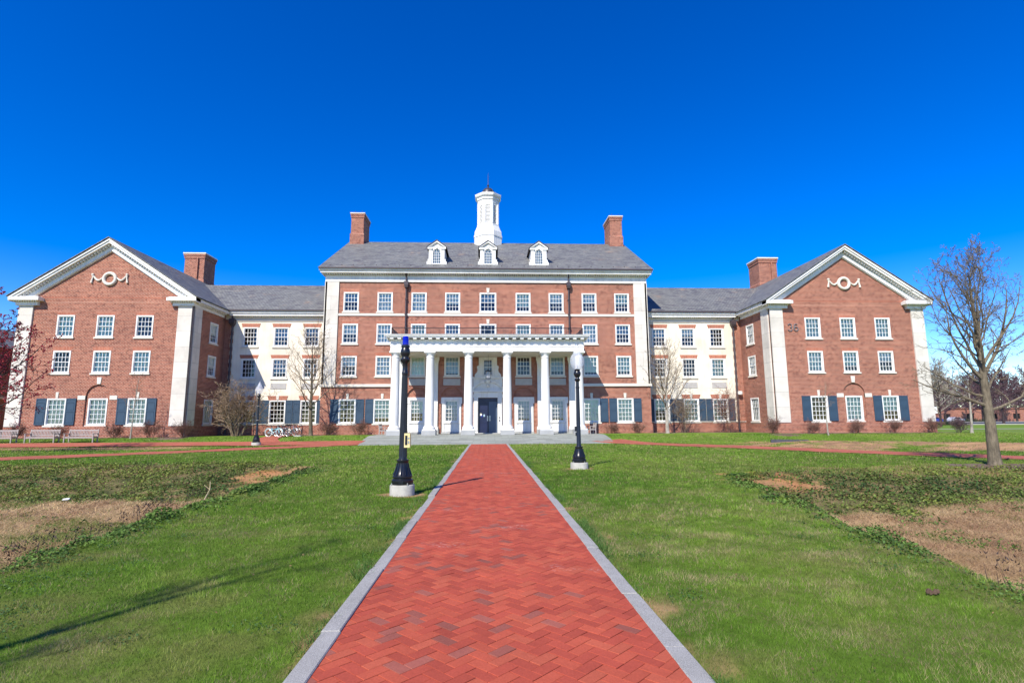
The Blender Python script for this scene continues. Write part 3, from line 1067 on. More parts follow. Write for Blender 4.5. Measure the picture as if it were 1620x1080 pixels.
def blades(rs, x, y, h, w_, lean, col, z=None):
    n = len(x)
    if z is None:
        z = tz(x, y)
    a = rs.rand(n) * 2 * PI
    la = rs.rand(n) * 2 * PI
    ln = lean * (0.3 + rs.rand(n)) * h
    b = np.stack([x, y, z - 0.004], 1)
    d = np.stack([np.cos(a), np.sin(a), np.zeros(n)], 1) * (w_ / 2)[:, None]
    t = b + np.stack([np.cos(la) * ln, np.sin(la) * ln, h * np.sqrt(np.maximum(0.1, 1 - np.minimum(lean, 1.3) ** 2 * 0.45))], 1)
    return np.stack([b - d, b + d, t], 1), col

def build_grass():
    rs = np.random.RandomState(77)
    VV, CC = [], []
    SV, SC = [], []
    rings = [(1.9, 5.2, 12500, 0.0030, 0.032), (5.2, 9, 5600, 0.0048, 0.036), (9, 14, 2000, 0.0092, 0.045), (14, 21, 720, 0.017, 0.052), (21, 31, 320, 0.028, 0.055), (31, 46, 110, 0.045, 0.06)]
    for ya, yb, den, bw, bh in rings:
        xm = 1.02 * yb + 5.0
        n = int(den * 2 * xm * (yb - ya))
        x = rs.uniform(-xm, xm, n)
        y = rs.uniform(ya, yb, n)
        k = (x < 1.05 * y + 4.5) & (x > -0.98 * y - 4.5) & (~paved(x, y, 0.0)) & (np.abs(x) < 45)
        x, y = x[k], y[k]
        soil, straw, ivy, mulch = zones(x, y)
        r = rs.rand(len(x))
        # lawn
        thin = 0.55 + 0.45 * fbm(x, y, 0.35, 95, 2)
        g = (r > np.maximum(np.maximum(soil * 0.93, mulch * 0.97), np.maximum(straw * 0.97, ivy * 0.6))) & (rs.rand(len(x)) < thin * 1.1)
        xg, yg = x[g], y[g]
        col = grass_col(xg, yg)
        j = rs.rand(len(xg), 1)
        col = col * (0.62 + 0.75 * j)
        dry = rs.rand(len(xg)) < 0.08 + 2.2 * np.clip(fbm(xg, yg, 0.42, 57, 3) * 0.6 + fbm(xg, yg, 2.2, 58, 2) * 0.4 - 0.44, 0, 0.4) * np.clip((18 - yg) / 10, 0.25, 1)
        col[dry] = np.array([0.36, 0.29, 0.15]) * (0.6 + 0.55 * rs.rand(dry.sum(), 1))
        tuft = fbm(xg, yg, 0.28, 99, 2)
        t2 = fbm(xg, yg, 0.13, 61, 2)
        col = col * np.clip(0.05 + 1.75 * (0.5 * tuft + 0.5 * t2), 0.3, 1.6)[:, None]
        hh = bh * (0.45 + 0.9 * rs.rand(len(xg))) * np.clip(0.25 + 1.7 * (0.6 * tuft + 0.4 * t2), 0.3, 1.9)
        v, c = blades(rs, xg, yg, hh, np.full(len(xg), bw) * (0.7 + 0.6 * rs.rand(len(xg))), 0.45 + 0.5 * rs.rand(len(xg)), col)
        VV.append(v)
        CC.append(c)
        # straw on the basin floors
        s = (rs.rand(len(x)) < straw * 0.8)
        xs_, ys_ = x[s], y[s]
        n2 = fbm(xs_, ys_, 0.9, 105, 3)
        cs = lerp((0.56, 0.41, 0.22), (0.34, 0.205, 0.115), n2 * 1.8 - 0.4) * (0.6 + 0.75 * rs.rand(len(xs_), 1))
        gr = rs.rand(len(xs_)) < np.clip((fbm(xs_, ys_, 1.3, 108, 3) - 0.5) * 3.2, 0.02, 0.8)
        cs[gr] = np.array([0.14, 0.19, 0.035]) * (0.7 + 0.6 * rs.rand(gr.sum(), 1))
        v, c = blades(rs, xs_, ys_, (0.05 + 0.10 * rs.rand(len(xs_))) * (1 + bw * 10), np.full(len(xs_), bw * 1.15), 1.0 + 0.6 * rs.rand(len(xs_)), cs)
        SV.append(v)
        SC.append(c)
    tri_object('grass', np.concatenate(VV), np.concatenate(CC), 'blade')
    tri_object('dry_straw', np.concatenate(SV), np.concatenate(SC), 'blade')
build_grass()

def build_weeds():
    rs = np.random.RandomState(31)
    V, C = [], []
    def leaves(x, y, zo, size, col, flat=0.8):
        n = len(x)
        a = rs.rand(n) * 2 * PI
        u = np.stack([np.cos(a), np.sin(a), rs.normal(0, flat, n)], 1)
        u /= np.linalg.norm(u, axis=1)[:, None]
        up_ = np.stack([rs.normal(0, flat, n), rs.normal(0, flat, n), np.ones(n)], 1)
        w_ = np.cross(up_, u)
        w_ /= np.linalg.norm(w_, axis=1)[:, None]
        c = np.stack([x, y, tz(x, y) + zo], 1)
        s = size[:, None]
        a0, a1 = c - u * s, c + u * s
        b0, b1 = c - w_ * s * 0.62, c + w_ * s * 0.62
        V.append(np.stack([a0, b0, a1], 1))
        V.append(np.stack([a0, a1, b1], 1))
        C.append(col)
        C.append(col * 0.94)
    # the ivy on the banks
    for (xa, xb, ya, yb, n) in ((-24, -5.5, 12, 23, 85000), (6, 25, 11, 20, 70000)):
        x = rs.uniform(xa, xb, n)
        y = rs.uniform(ya, yb, n)
        soil, straw, ivy, mulch = zones(x, y)
        cl = fbm(x, y, 0.55, 130, 3)
        k = rs.rand(n) < ivy * np.clip((cl - 0.26) * 3.2, 0.12, 1)
        x, y, cl = x[k], y[k], cl[k]
        n1 = fbm(x, y, 1.5, 120, 3)
        col = lerp((0.050, 0.100, 0.022), (0.175, 0.215, 0.042), n1 * 2.4 - 0.6) * (0.6 + 0.8 * rs.rand(len(x), 1))
        br = rs.rand(len(x)) < 0.09
        col[br] = np.array([0.20, 0.125, 0.055]) * (0.6 + 0.7 * rs.rand(br.sum(), 1))
        ye = rs.rand(len(x)) < np.clip((n1 - 0.58) * 2.5, 0, 0.5)
        col[ye] = np.array([0.19, 0.21, 0.035]) * (0.7 + 0.6 * rs.rand(ye.sum(), 1))
        leaves(x, y, 0.02 + 0.14 * rs.rand(len(x)) * cl, 0.022 + 0.030 * rs.rand(len(x)), col, 0.6)
    # weeds massed along the near rims
    for side, fn, (ya, yb), dens in ((-1, edge_left, (4.0, 20.5), 1300), (1, edge_right, (4.0, 16.3), 1000)):
        n = int((yb - ya) * dens)
        y = rs.uniform(ya, yb, n)
        off = rs.normal(0.12, 0.26, n)
        x = fn(y) + side * off
        cl = fbm(x, y, 0.7, 140, 3)
        k = rs.rand(n) < np.clip((cl - 0.36) * 4.0, 0.06, 1)
        x, y, cl, off = x[k], y[k], cl[k], off[k]
        k = rs.rand(len(x)) > zones(x, y)[0] * 1.3
        x, y, cl, off = x[k], y[k], cl[k], off[k]
        hh = np.clip(cl - 0.3, 0, 1) * 0.42 * np.exp(-(off - 0.1) ** 2 / 0.16) * np.clip((24 - y) / 14, 0.35, 1) * (1.0 if side < 0 else 0.7)
        n1 = fbm(x, y, 0.5, 150, 3)
        col = lerp((0.042, 0.095, 0.020), (0.135, 0.225, 0.04), n1 * 2.4 - 0.6) * (0.55 + 0.8 * rs.rand(len(x), 1))
        leaves(x, y, 0.01 + hh * rs.rand(len(x)), (0.018 + 0.026 * rs.rand(len(x))) * np.clip(y / 11, 0.5, 1.2), col, 0.6)
    # tufts here and there on the floors
    for (xa, xb, ya, yb, nt) in ((-15, -6.5, 9, 17, 60), (6.5, 17, 5, 13, 90)):
        for _ in range(nt):
            cx, cy = rs.uniform(xa, xb), rs.uniform(ya, yb)
            if zones(np.array([cx]), np.array([cy]))[1][0] < 0.5:
                continue
            n = rs.randint(15, 70)
            x = cx + rs.normal(0, 0.16, n)
            y = cy + rs.normal(0, 0.12, n)
            col = np.array([0.10, 0.165, 0.03]) * (0.6 + 0.8 * rs.rand(n, 1))
            leaves(x, y, 0.02 + 0.08 * rs.rand(n), 0.014 + 0.02 * rs.rand(n), col, 0.8)
    # dark clover patches on the near lawn
    for _ in range(34):
        s = rs.choice([-1, 1])
        cy = rs.uniform(3.2, 9)
        cx = s * rs.uniform(1.8, 5.0) if rs.rand() < 0.5 else (fn(cy) if s > 0 else edge_left(cy)) - s * rs.uniform(0.2, 1.4)
        n = rs.randint(40, 160)
        x = cx + rs.normal(0, 0.13, n)
        y = cy + rs.normal(0, 0.10, n)
        k = ~paved(x, y, 0.01)
        x, y = x[k], y[k]
        col = np.array([0.055, 0.115, 0.028]) * (0.6 + 0.8 * rs.rand(len(x), 1))
        leaves(x, y, 0.015 + 0.03 * rs.rand(len(x)), 0.007 + 0.008 * rs.rand(len(x)), col, 0.5)
    # leaf litter scattered over lawn, beds and pavement edges
    n = 5200
    y = rs.uniform(2.6, 24, n)
    x = rs.uniform(-1, 1, n) * (y * 1.05 + 2)
    k = rs.rand(n) < np.where(paved(x, y, 0.0), 0.0, 0.22) + 0.7 * (zones(x, y)[0] > 0.3) + 0.6 * (zones(x, y)[1] > 0.4)
    x, y = x[k], y[k]
    leaves(x, y, 0.02 + 0.03 * rs.rand(len(x)), (0.012 + 0.022 * rs.rand(len(x))) * np.clip(y / 11, 0.4, 1), np.array([0.24, 0.15, 0.075]) * (0.4 + 0.9 * rs.rand(len(x), 1)), 0.3)
    # ranker growth hugging the kerbs
    n = 26000
    y = rs.uniform(2.4, 22, n) 
    sd = np.where(rs.rand(n) < 0.5, -1.0, 1.0)
    x = PATH_C + sd * (PATH_HW + np.abs(rs.normal(0, 0.10, n)))
    cl = fbm(x * 3, y, 0.8, 160, 3)
    k = rs.rand(n) < np.clip((cl - 0.47) * 5, 0, 1)
    x, y, cl = x[k], y[k], cl[k]
    v, c = blades(rs, x, y, 0.05 + 0.07 * rs.rand(len(x)), 0.004 + 0.0006 * y, np.full(len(x), 0.9), lerp((0.045, 0.12, 0.02), (0.12, 0.21, 0.04), rs.rand(len(x))))
    V.append(v)
    C.append(c)
    # clumps of small stones and clods on the bare earth
    tri_object('low_weeds', np.concatenate(V), np.concatenate(C), 'leaf')
    # dead seed stalks on the rims
    V2, C2 = [], []
    for side, fn, (ya, yb), n in ((-1, edge_left, (4.6, 12), 130), (1, edge_right, (4.2, 5.6), 24)):
        y = rs.uniform(ya, yb, n)
        x = fn(y) + side * rs.normal(0.3, 0.16, n)
        v, c = blades(rs, x, y, 0.16 + 0.2 * rs.rand(n), np.full(n, 0.012), np.full(n, 0.3), np.array([[0.05, 0.035, 0.03]]) * (0.6 + rs.rand(n, 1)))
        V2.append(v)
        C2.append(c)
        for q in range(5):
            zz = tz(x, y) + 0.16 + 0.18 * rs.rand(n)
            v, c = blades(rs, x + rs.normal(0, 0.02, n), y, np.full(n, 0.035), np.full(n, 0.02), np.full(n, 0.8), np.array([[0.045, 0.03, 0.028]]) * (0.6 + rs.rand(n, 1)), zz)
            V2.append(v)
            C2.append(c)
    tri_object('dead_stalks', np.concatenate(V2), np.concatenate(C2), 'leaf')
build_weeds()

# ------------------------------------------------------------------ the hall
HALL = thing('brick_hall', 'long red brick hall with white columned porch, cupola and two gabled wings', 'building', (0, 51, 0.42))
def weld(me):
    bm = bmesh.new()
    bm.from_mesh(me)
    bmesh.ops.remove_doubles(bm, verts=bm.verts, dist=0.0005)
    bm.to_mesh(me)
    bm.free()

def hp(name, mb, mat, smooth=False, label=None, parent=None):
    """a part of the hall, modelled in world coordinates"""
    o = obj(name, mb, mat, parent or HALL, smooth, label, tuple(-c for c in HALL.location) if parent is None else (0, 0, 0))
    if name in ('wall', 'arch_panel'):
        weld(o.data)
    return o

FM = lambda a, b, d: (a, 51 + d, b)
FK = lambda a, b, d: (a, 53.1 + d, b)
FW = lambda a, b, d: (a, 47.18 + d, b)

WX = [-13.1, -9.88, -6.64, -3.41, 0.0, 3.41, 6.64, 9.88, 13.1]
KX = [-23.27, -20.3, -17.33, 17.33, 20.3, 23.27]
WLX = [-36.33, -33.02, -29.72]
WRX = [29.72, 33.02, 36.33]
Z4, Z3, Z2, Z1 = (12.03, 13.92), (8.95, 10.85), (5.85, 7.75), (1.46, 3.70)
BAYS = [-6.64, -3.41, 3.41, 6.64]

# ---- windows: one prototype of each size, then copies
def sash_window(w_, h, lower_rows, upper_rows=2, cols=4, cw=0.11):
    o = MB()
    o.box(-w_ / 2, -w_ / 2 + cw, -0.035, 0.15, 0, h)
    o.box(w_ / 2 - cw, w_ / 2, -0.035, 0.15, 0, h)
    o.box(-w_ / 2 + cw, w_ / 2 - cw, -0.032, 0.15, h - cw * 1.1, h)
    o.box(-w_ / 2 + cw, w_ / 2 - cw, -0.045, 0.15, 0, 0.085)
    win = obj('window', o, 'white', HALL)
    a0, a1, b0, b1 = -w_ / 2 + cw, w_ / 2 - cw, 0.085, h - cw * 1.1
    total = lower_rows + upper_rows
    mid = b0 + (b1 - b0) * lower_rows / total
    s = MB()
    def sash(z0, z1, y0, rows):
        st, mu, dp = 0.05, 0.034, 0.035
        s.box(a0, a0 + st, y0, y0 + dp, z0, z1)
        s.box(a1 - st, a1, y0, y0 + dp, z0, z1)
        s.box(a0 + st, a1 - st, y0, y0 + dp, z0, z0 + st)
        s.box(a0 + st, a1 - st, y0, y0 + dp, z1 - st, z1)
        for k in range(1, cols):
            xx = a0 + st + (a1 - a0 - 2 * st) * k / cols
            s.box(xx - mu / 2, xx + mu / 2, y0 + 0.004, y0 + dp - 0.004, z0 + st, z1 - st)
        for k in range(1, rows):
            zz = z0 + st + (z1 - z0 - 2 * st) * k / rows
            s.box(a0 + st, a1 - st, y0 + 0.006, y0 + dp - 0.006, zz - mu / 2, zz + mu / 2)
    sash(mid - 0.02, b1, 0.030, upper_rows)
    sash(b0, mid + 0.025, 0.072, lower_rows)
    obj('sash', s, 'white_sash', win)
    p = MB()
    p.poly([(a0, 0.108, b0), (a1, 0.108, b0), (a1, 0.108, b1), (a0, 0.108, b1)])
    obj('pane', p, 'glass', win)
    sl_ = MB()
    e = 0.10
    sl_.hexa([(-w_ / 2 - e, -0.10, -0.15), (w_ / 2 + e, -0.10, -0.15), (w_ / 2 + e, 0.10, -0.15), (-w_ / 2 - e, 0.10, -0.15)],
             [(-w_ / 2 - e, -0.10, -0.02), (w_ / 2 + e, -0.10, -0.02), (w_ / 2 + e, 0.10, -0.003), (-w_ / 2 - e, 0.10, -0.003)])
    obj('sill', sl_, 'stone_plain', win)
    return win, (a0, a1, b0, b1)

PROTO = {}
BLINDS = {}
def blind_mesh(kind, dims, frac, mat):
    key = (kind, round(frac, 2), mat)
    if key not in BLINDS:
        a0, a1, b0, b1 = dims
        mb = MB()
        z0 = b1 - (b1 - b0) * frac
        n = 14
        for k in range(n):     # a gently pleated curtain
            xa, xb = a0 + (a1 - a0) * k / n, a0 + (a1 - a0) * (k + 1) / n
            ya, yb = 0.150 + 0.02 * (k % 2), 0.150 + 0.02 * ((k + 1) % 2)
            mb.poly([(xa, ya, z0), (xb, yb, z0), (xb, yb, b1 + 0.05), (xa, ya, b1 + 0.05)])
        BLINDS[key] = mb.mesh('blind', M[mat])
    return BLINDS[key]

def add_window(kind, loc, blind=None, rz=0.0):
    """kind -> (w, h, rows); blind -> (fraction, material)"""
    new = kind not in PROTO
    if new:
        w_, h, lr = kind
        PROTO[kind] = sash_window(w_, h, lr)
        win = PROTO[kind][0]
    else:
        win = PROTO[kind][0].copy()
        COL.objects.link(win)
        for ch in PROTO[kind][0].children:
            if ch.name.split('.')[0] != 'blind':
                c = ch.copy()
                COL.objects.link(c)
                c.parent = win
    win.parent = HALL
    win.location = Vector(loc) - HALL.location
    win.rotation_euler = (0, 0, rz)
    if blind:
        link('blind', blind_mesh(kind, PROTO[kind][1], blind[0], blind[1]), win)
    return win

UP = (1.45, 1.90, 2)
UPC = (1.62, 1.90, 2)
GR = (1.58, 2.24, 3)
P_, C_, G_ = 'blind', 'blind2', 'blind3'
b4 = [(0.5, G_), (1, C_), (1, C_), (0.6, C_), (0.5, G_), (0.75, P_), (0.55, C_), (0.5, C_), (0.6, P_)]
b3 = [(0.55, C_), (1, C_), (1, P_), (0.5, G_), None, (1, P_), (0.6, C_), (1, C_), (0.5, G_)]
b2 = [(0.45, C_), (1, C_), (1, P_), (0.9, G_), None, None, (0.8, G_), (0.85, P_), (0.82, P_)]
for i, x in enumerate(WX):
    add_window(UPC if i == 4 else UP, (x, 51, Z4[0]), b4[i])
    add_window(UPC if i == 4 else UP, (x, 51, Z3[0]), b3[i])
    if i != 4:
        add_window(UP, (x, 51, Z2[0]), b2[i])
for x, b in zip([-13.1, -9.88, 9.88, 13.1], [None, (0.78, P_), (1, P_), (1, P_)]):
    add_window(GR, (x, 51, Z1[0]), b)
k3 = [None, (0.6, G_), (0.4, G_), (0.5, G_), (0.4, C_), None]
k2 = [None, (0.8, G_), None, None, None, (1, P_)]
k1 = [None, None, None, (0.5, P_), (1, P_), (1, P_)]
for i, x in enumerate(KX):
    add_window(UP, (x, 53.1, Z3[0]), k3[i])
    add_window(UP, (x, 53.1, Z2[0]), k2[i])
    add_window(GR, (x, 53.1, Z1[0]), k1[i])
for xs_, t3, t2, t1 in ((WLX, [(1, P_), (1, P_), None], [None, (1, P_), (1, P_)], [(1, P_), (1, P_), (1, P_)]),
                        (WRX, [(1, P_), (1, P_), (1, P_)], [(0.93, P_), (0.68, P_), (0.45, C_)], [None, (1, P_), (0.6, P_)])):
    for i, x in enumerate(xs_):
        add_window(UP, (x, 47.18, Z3[0]), t3[i])
        add_window(UP, (x, 47.18, Z2[0]), t2[i])
        add_window(GR, (x, 47.18 + (0.12 if i == 1 else 0), Z1[0]), t1[i])
for sx in (-1, 1):
    for zz, kd, bl in ((Z3, UP, (0.6, C_)), (Z2, UP, (0.6, C_)), (Z1, GR, (1, P_))):
        add_window(kd, (sx * 25.75, 51.0, zz[0]), bl, rz=sx * -PI / 2)

def hole(x, z, w_):
    return rect(x - w_ / 2 + 0.02, x + w_ / 2 - 0.02, z[0] + 0.02, z[1] - 0.02)

# ---- walls
mb = MB()
holes = []
for i, x in enumerate(WX):
    ww = 1.62 if i == 4 else 1.45
    holes += [hole(x, Z4, ww), hole(x, Z3, ww)]
    if i != 4:
        holes.append(hole(x, Z2, ww))
    else:
        holes.append(rect(-0.5, 0.5, 5.95, 7.6))
for x in (-13.1, -9.88, 9.88, 13.1):
    holes.append(hole(x, Z1, 1.58))
for x in BAYS:
    holes.append(arch(x, 0.98, 0.35, 3.80, 18))
holes.append(rect(-0.92, 0.92, 0.3, 3.78))
wall(mb, [(-15.6, -0.5), (15.6, -0.5), (15.6, 15.0), (-15.6, 15.0)], holes, FM)
for sx in (-15.6, 15.6):   # gable ends and back
    mb.poly([(sx, 51, -0.5), (sx, 71, -0.5), (sx, 71, 16.0), (sx, 61, 21.9), (sx, 51, 16.0)])
mb.poly([(-15.6, 71, -0.5), (15.6, 71, -0.5), (15.6, 71, 16), (-15.6, 71, 16)])
hp('wall', mb, 'brick', label='four storey brick wall of the middle block')
for x in BAYS:
    mb = MB()
    wall(mb, arch(x, 0.98, 0.35, 3.80, 18), [rect(x - 0.65, x + 0.65, 1.56, 3.58)], lambda a, b, d: (a, 51.13 + d, b), 0.05)
    hp('arch_panel', mb, 'brick')
for sx in (-1, 1):
    mb = MB()
    xs_ = [s for s in KX if s * sx > 0]
    lo, hi = sorted((sx * 15.6, sx * 25.75))
    wall(mb, [(lo, 1.40), (hi, 1.40), (hi, 12.2), (lo, 12.2)], [hole(x, z, 1.45) for x in xs_ for z in (Z3, Z2)] + [hole(x, (Z1[0], Z1[1]), 1.58) for x in xs_], FK)
    hp('wall', mb, 'cream', label='cream stucco wall of the recessed link')
    mb = MB()
    mb.box(lo, hi, 53.04, 53.3, -0.4, 1.40)
    hp('base_wall', mb, 'brick')
    mb = MB()
    mb.poly([(lo, 68, -0.4), (hi, 68, -0.4), (hi, 68, 12.4), (lo, 68, 12.4)])
    hp('rear_wall', mb, 'brick')
    mb = MB()
    mb.box(lo, hi, 52.97, 53.2, 1.40, 1.462)
    hp('water_table', mb, 'stone_plain')
    # quoins in the corner with the wing
    mb = MB()
    z = 1.47
    k = 0
    while z < 11.4:
        hh = 0.39
        wq = 0.84 if k % 2 == 0 else 0.55
        a, b = sx * 25.75, sx * (25.75 - wq)
        mb.box(min(a, b), max(a, b), 53.06, 53.2, z, z + hh)
        z += hh
        k += 1
    hp('quoins', mb, 'brick')
    for x in xs_:
        for z in (Z3, Z2):
            l = MB()
            l.hexa([(x - 0.80, 53.07, z[1]), (x + 0.80, 53.07, z[1]), (x + 0.80, 53.2, z[1]), (x - 0.80, 53.2, z[1])],
                   [(x - 0.92, 53.07, z[1] + 0.37), (x + 0.92, 53.07, z[1] + 0.37), (x + 0.92, 53.2, z[1] + 0.37), (x - 0.92, 53.2, z[1] + 0.37)])
            hp('lintel', l, 'brick_red')
        l = MB()
        z = Z1[1] + 0.02
        l.hexa([(x - 0.85, 53.07, z), (x + 0.85, 53.07, z), (x + 0.85, 53.2, z), (x - 0.85, 53.2, z)],
               [(x - 0.98, 53.07, z + 0.40), (x + 0.98, 53.07, z + 0.40), (x + 0.98, 53.2, z + 0.40), (x - 0.98, 53.2, z + 0.40)])
        hp('lintel', l, 'brick_red')
        l = MB()
        l.hexa([(x - 0.10, 53.03, z), (x + 0.10, 53.03, z), (x + 0.10, 53.2, z), (x - 0.10, 53.2, z)],
               [(x - 0.14, 53.03, z + 0.46), (x + 0.14, 53.03, z + 0.46), (x + 0.14, 53.2, z + 0.46), (x - 0.14, 53.2, z + 0.46)])
        hp('keystone', l, 'stone_plain')
        l = MB()
        l.box(x - 0.74, x + 0.74, 53.065, 53.2, 4.78, 5.34)
        hp('stone_panel', l, 'greystone')

WC = 33.02     # wing centre
WHW = 7.27     # wing half width
SLOPE = 0.667
for sx, wx in ((-1, WLX), (1, WRX)):
    c = sx * WC
    mb = MB()
    holes = [hole(x, z, 1.45) for x in wx for z in (Z3, Z2)] + [hole(x, Z1, 1.58) for x in (wx[0], wx[2])]
    holes.append(arch(wx[1], 1.0, 1.36, 3.86, 18))
    wall(mb, [(c - WHW, -0.4), (c + WHW, -0.4), (c + WHW, 12.35), (c, 12.35 + WHW * SLOPE - 0.08), (c - WHW, 12.35)], holes, FW)
    xi, xo = c - sx * WHW, c + sx * WHW
    FS = lambda a, b, d: (xi + sx * d, a, b)
    wall(mb, [(47.18, -0.4), (74, -0.4), (74, 12.4), (47.18, 12.4)], [hole(51.0, z, 1.45) for z in (Z3, Z2)] + [hole(51.0, Z1, 1.58)], FS)
    mb.poly([(xo, 47.18, -0.4), (xo, 74, -0.4), (xo, 74, 12.4), (xo, 47.18, 12.4)])
    mb.poly([(c - WHW, 74, -0.4), (c + WHW, 74, -0.4), (c + WHW, 74, 12.35), (c, 74, 17.1), (c - WHW, 74, 12.35)])
    wing = hp('wall', mb, 'brick', label='gabled brick wall of the %s wing' % ('left' if sx < 0 else 'right'))
    mb = MB()
    wall(mb, arch(wx[1], 1.0, 1.36, 3.86, 18), [hole(wx[1], Z1, 1.58)], lambda a, b, d: (a, 47.30 + d, b), 0.15)
    hp('arch_panel', mb, 'brick')
    mb = MB()
    mb.box(c - WHW - 0.06, c + WHW + 0.06, 47.10, 47.3, -0.4, 1.34)
    a, b = sorted((xi - sx * 0.06, xi + sx * 0.1))
    mb.box(a, b, 47.3, 53.04, -0.4, 1.34)
    a, b = sorted((xo + sx * 0.06, xo - sx * 0.1))
    mb.box(a, b, 47.3, 74, -0.4, 1.34)
    hp('plinth', mb, 'brick')
    # soldier courses
    mb = MB()
    mb.box(c - 5.9, c + 5.9, 47.165, 47.25, 12.32, 12.40)
    mb.box(c - 6.0, c + 6.0, 47.17, 47.25, 11.95, 12.03)
    hp('belt_course', mb, 'brick_red')
    for a in (c - WHW, c + WHW - 1.18):
        mb = MB()
        mb.box(a, a + 1.18, 47.05, 47.3, 1.34, 11.66)
        hp('pilaster', mb, 'stone')
    mb = MB()
    a, b = sorted((xi - sx * 0.13, xi + sx * 0.1))
    mb.box(a, b, 47.36, 48.55, 1.34, 11.66)
    hp('pilaster', mb, 'stone')
    # cornice returns and the eaves along the inner side
    corn = MB()
    dent = MB()
    def return_(x0, x1):
        corn.box(x0 + 0.34, x1 - 0.34, 46.92, 47.3, 11.66, 11.92)
        corn.box(x0, x1, 46.52, 47.3, 12.04, 12.32)
        corn.box(x0 + 0.12, x1 - 0.12, 46.66, 47.3, 12.32, 12.40)
        k = x0 + 0.26
        while k < x1 - 0.3:
            dent.box(k, k + 0.10, 46.78, 47.3, 11.92, 12.04)
            k += 0.2
    if sx < 0:
        return_(c - WHW - 0.55, c - WHW + 1.95)
        return_(c + WHW - 1.95, c + WHW + 0.55)
    else:
        return_(c - WHW - 0.55, c - WHW + 1.95)
        return_(c + WHW - 1.95, c + WHW + 0.55)
    for side in (-1, 1):
        xf_ = c + side * WHW
        yend = 52.55 if side == -sx else 74
        a, b = sorted((xf_ - side * 0.1, xf_ + side * 0.15))
        corn.box(a, b, 47.3, yend, 11.66, 11.92)
        a, b = sorted((xf_ - side * 0.1, xf_ + side * 0.55))
        corn.box(a, b, 47.3, yend, 12.04, 12.32)
        k = 47.4
        while k < min(yend, 56):
            a, b = sorted((xf_ - side * 0.1, xf_ + side * 0.36))
            dent.box(a, b, k, k + 0.10, 11.92, 12.04)
            k += 0.2
    # raking cornice
    zt = 12.36 + (WHW + 0.55) * SLOPE
    for side in (-1, 1):
        def rk(off0, off1, y0, y1, target, x0=0.0, x1=WHW + 0.55):
            pts = []
            for x in (x0, x1):
                for o_ in (off1, off0):
                    pts.append((c + side * x, zt - x * SLOPE - o_))
            (ax, az), (bx, bz), (dx, dz), (ex, ez) = pts
            lo = [(ax, y0, az), (bx, y0, bz), (ex, y0, ez), (dx, y0, dz)]
            hi = [(p[0], y1, p[2]) for p in lo]
            target.hexa(lo, hi)
        rk(0.02, 0.20, 46.50, 47.3, corn)
        rk(0.20, 0.40, 46.58, 47.3, corn)
        rk(0.56, 0.98, 46.98, 47.3, corn, 0, WHW + 0.1)
        rk(0.88, 1.05, 47.06, 47.3, corn, 0, WHW - 0.3)
        k = 0.1
        while k < WHW + 0.2:
            rk(0.40, 0.56, 46.76, 47.3, dent, k, k + 0.11)
            k += 0.22
    co = hp('cornice', corn, 'white')
    hp('dentils', dent, 'white', parent=co)
    # roof with a thin dark slate edge
    mb = MB()
    th = 0.07
    for side in (-1, 1):
        xe = WHW + 0.66
        p0 = (c, zt + 0.04)
        p1 = (c + side * xe, zt + 0.04 - xe * SLOPE)
        lo = [(p0[0], 46.42, p0[1]), (p1[0], 46.42, p1[1]), (p1[0], 75, p1[1]), (p0[0], 75, p0[1])]
        hi = [(p[0], p[1], p[2] + th) for p in lo]
        mb.hexa(lo, hi)
    roof = hp('roof', mb, 'slate')
    # arch dressings
    x = wx[1]
    mb = MB()
    mb.hexa([(x - 0.14, 47.12, 4.90), (x + 0.14, 47.12, 4.90), (x + 0.14, 47.3, 4.90), (x - 0.14, 47.3, 4.90)],
            [(x - 0.19, 47.12, 5.48), (x + 0.19, 47.12, 5.48), (x + 0.19, 47.3, 5.48), (x - 0.19, 47.3, 5.48)])
    hp('keystone', mb, 'stone_plain')
    for s2 in (-1, 1):
        mb = MB()
        mb.box(min(x + s2 * 1.0, x + s2 * 1.62), max(x + s2 * 1.0, x + s2 * 1.62), 47.14, 47.34, 3.58, 3.93)
        hp('impost_block', mb, 'stone_plain')
    for x in (wx[0], wx[2]):
        mb = MB()
        mb.hexa([(x - 0.09, 47.13, 3.72), (x + 0.09, 47.13, 3.72), (x + 0.09, 47.3, 3.72), (x - 0.09, 47.3, 3.72)],
                [(x - 0.12, 47.13, 4.22), (x + 0.12, 47.13, 4.22), (x + 0.12, 47.3, 4.22), (x - 0.12, 47.3, 4.22)])
        hp('keystone', mb, 'stone_plain')
    # wreath and swags in the gable
    mb = MB()
    zc = 14.07
    mb.torus((c, 47.12, zc), 0.50, 0.14, 'y', 36, 10)
    for s2 in (-1, 1):
        pts, rad = [], []
        for k in range(13):
            t = k / 12
            pts.append((c + s2 * (0.62 + 0.80 * t), 47.12, zc + 0.10 + 0.22 * t - 0.36 * math.sin(PI * t) * (1 - 0.15 * t)))
            rad.append(0.045 + 0.045 * math.sin(PI * t))
        mb.tube(pts, rad, 8)
        mb.tube([(c + s2 * 1.46, 47.11, zc + 0.42), (c + s2 * 1.44, 47.11, zc + 0.1), (c + s2 * 1.50, 47.11, zc - 0.18), (c + s2 * 1.52, 47.11, zc - 0.36)], [0.09, 0.06, 0.075, 0.10], 8)
        mb.lathe((c + s2 * 1.45, 47.11, zc + 0.38), [(0.02, -0.1), (0.1, -0.06), (0.12, 0), (0.1, 0.07), (0.02, 0.1)], 10)
    hp('wreath_ornament', mb, 'stone_plain', True)

    # wing chimney behind the ridge
    ch = MB()
    a = c - sx * -1.42 if False else c - 1.42 * (1 if sx < 0 else -1)
    cx = c + (-1.40 if sx < 0 else 1.40)
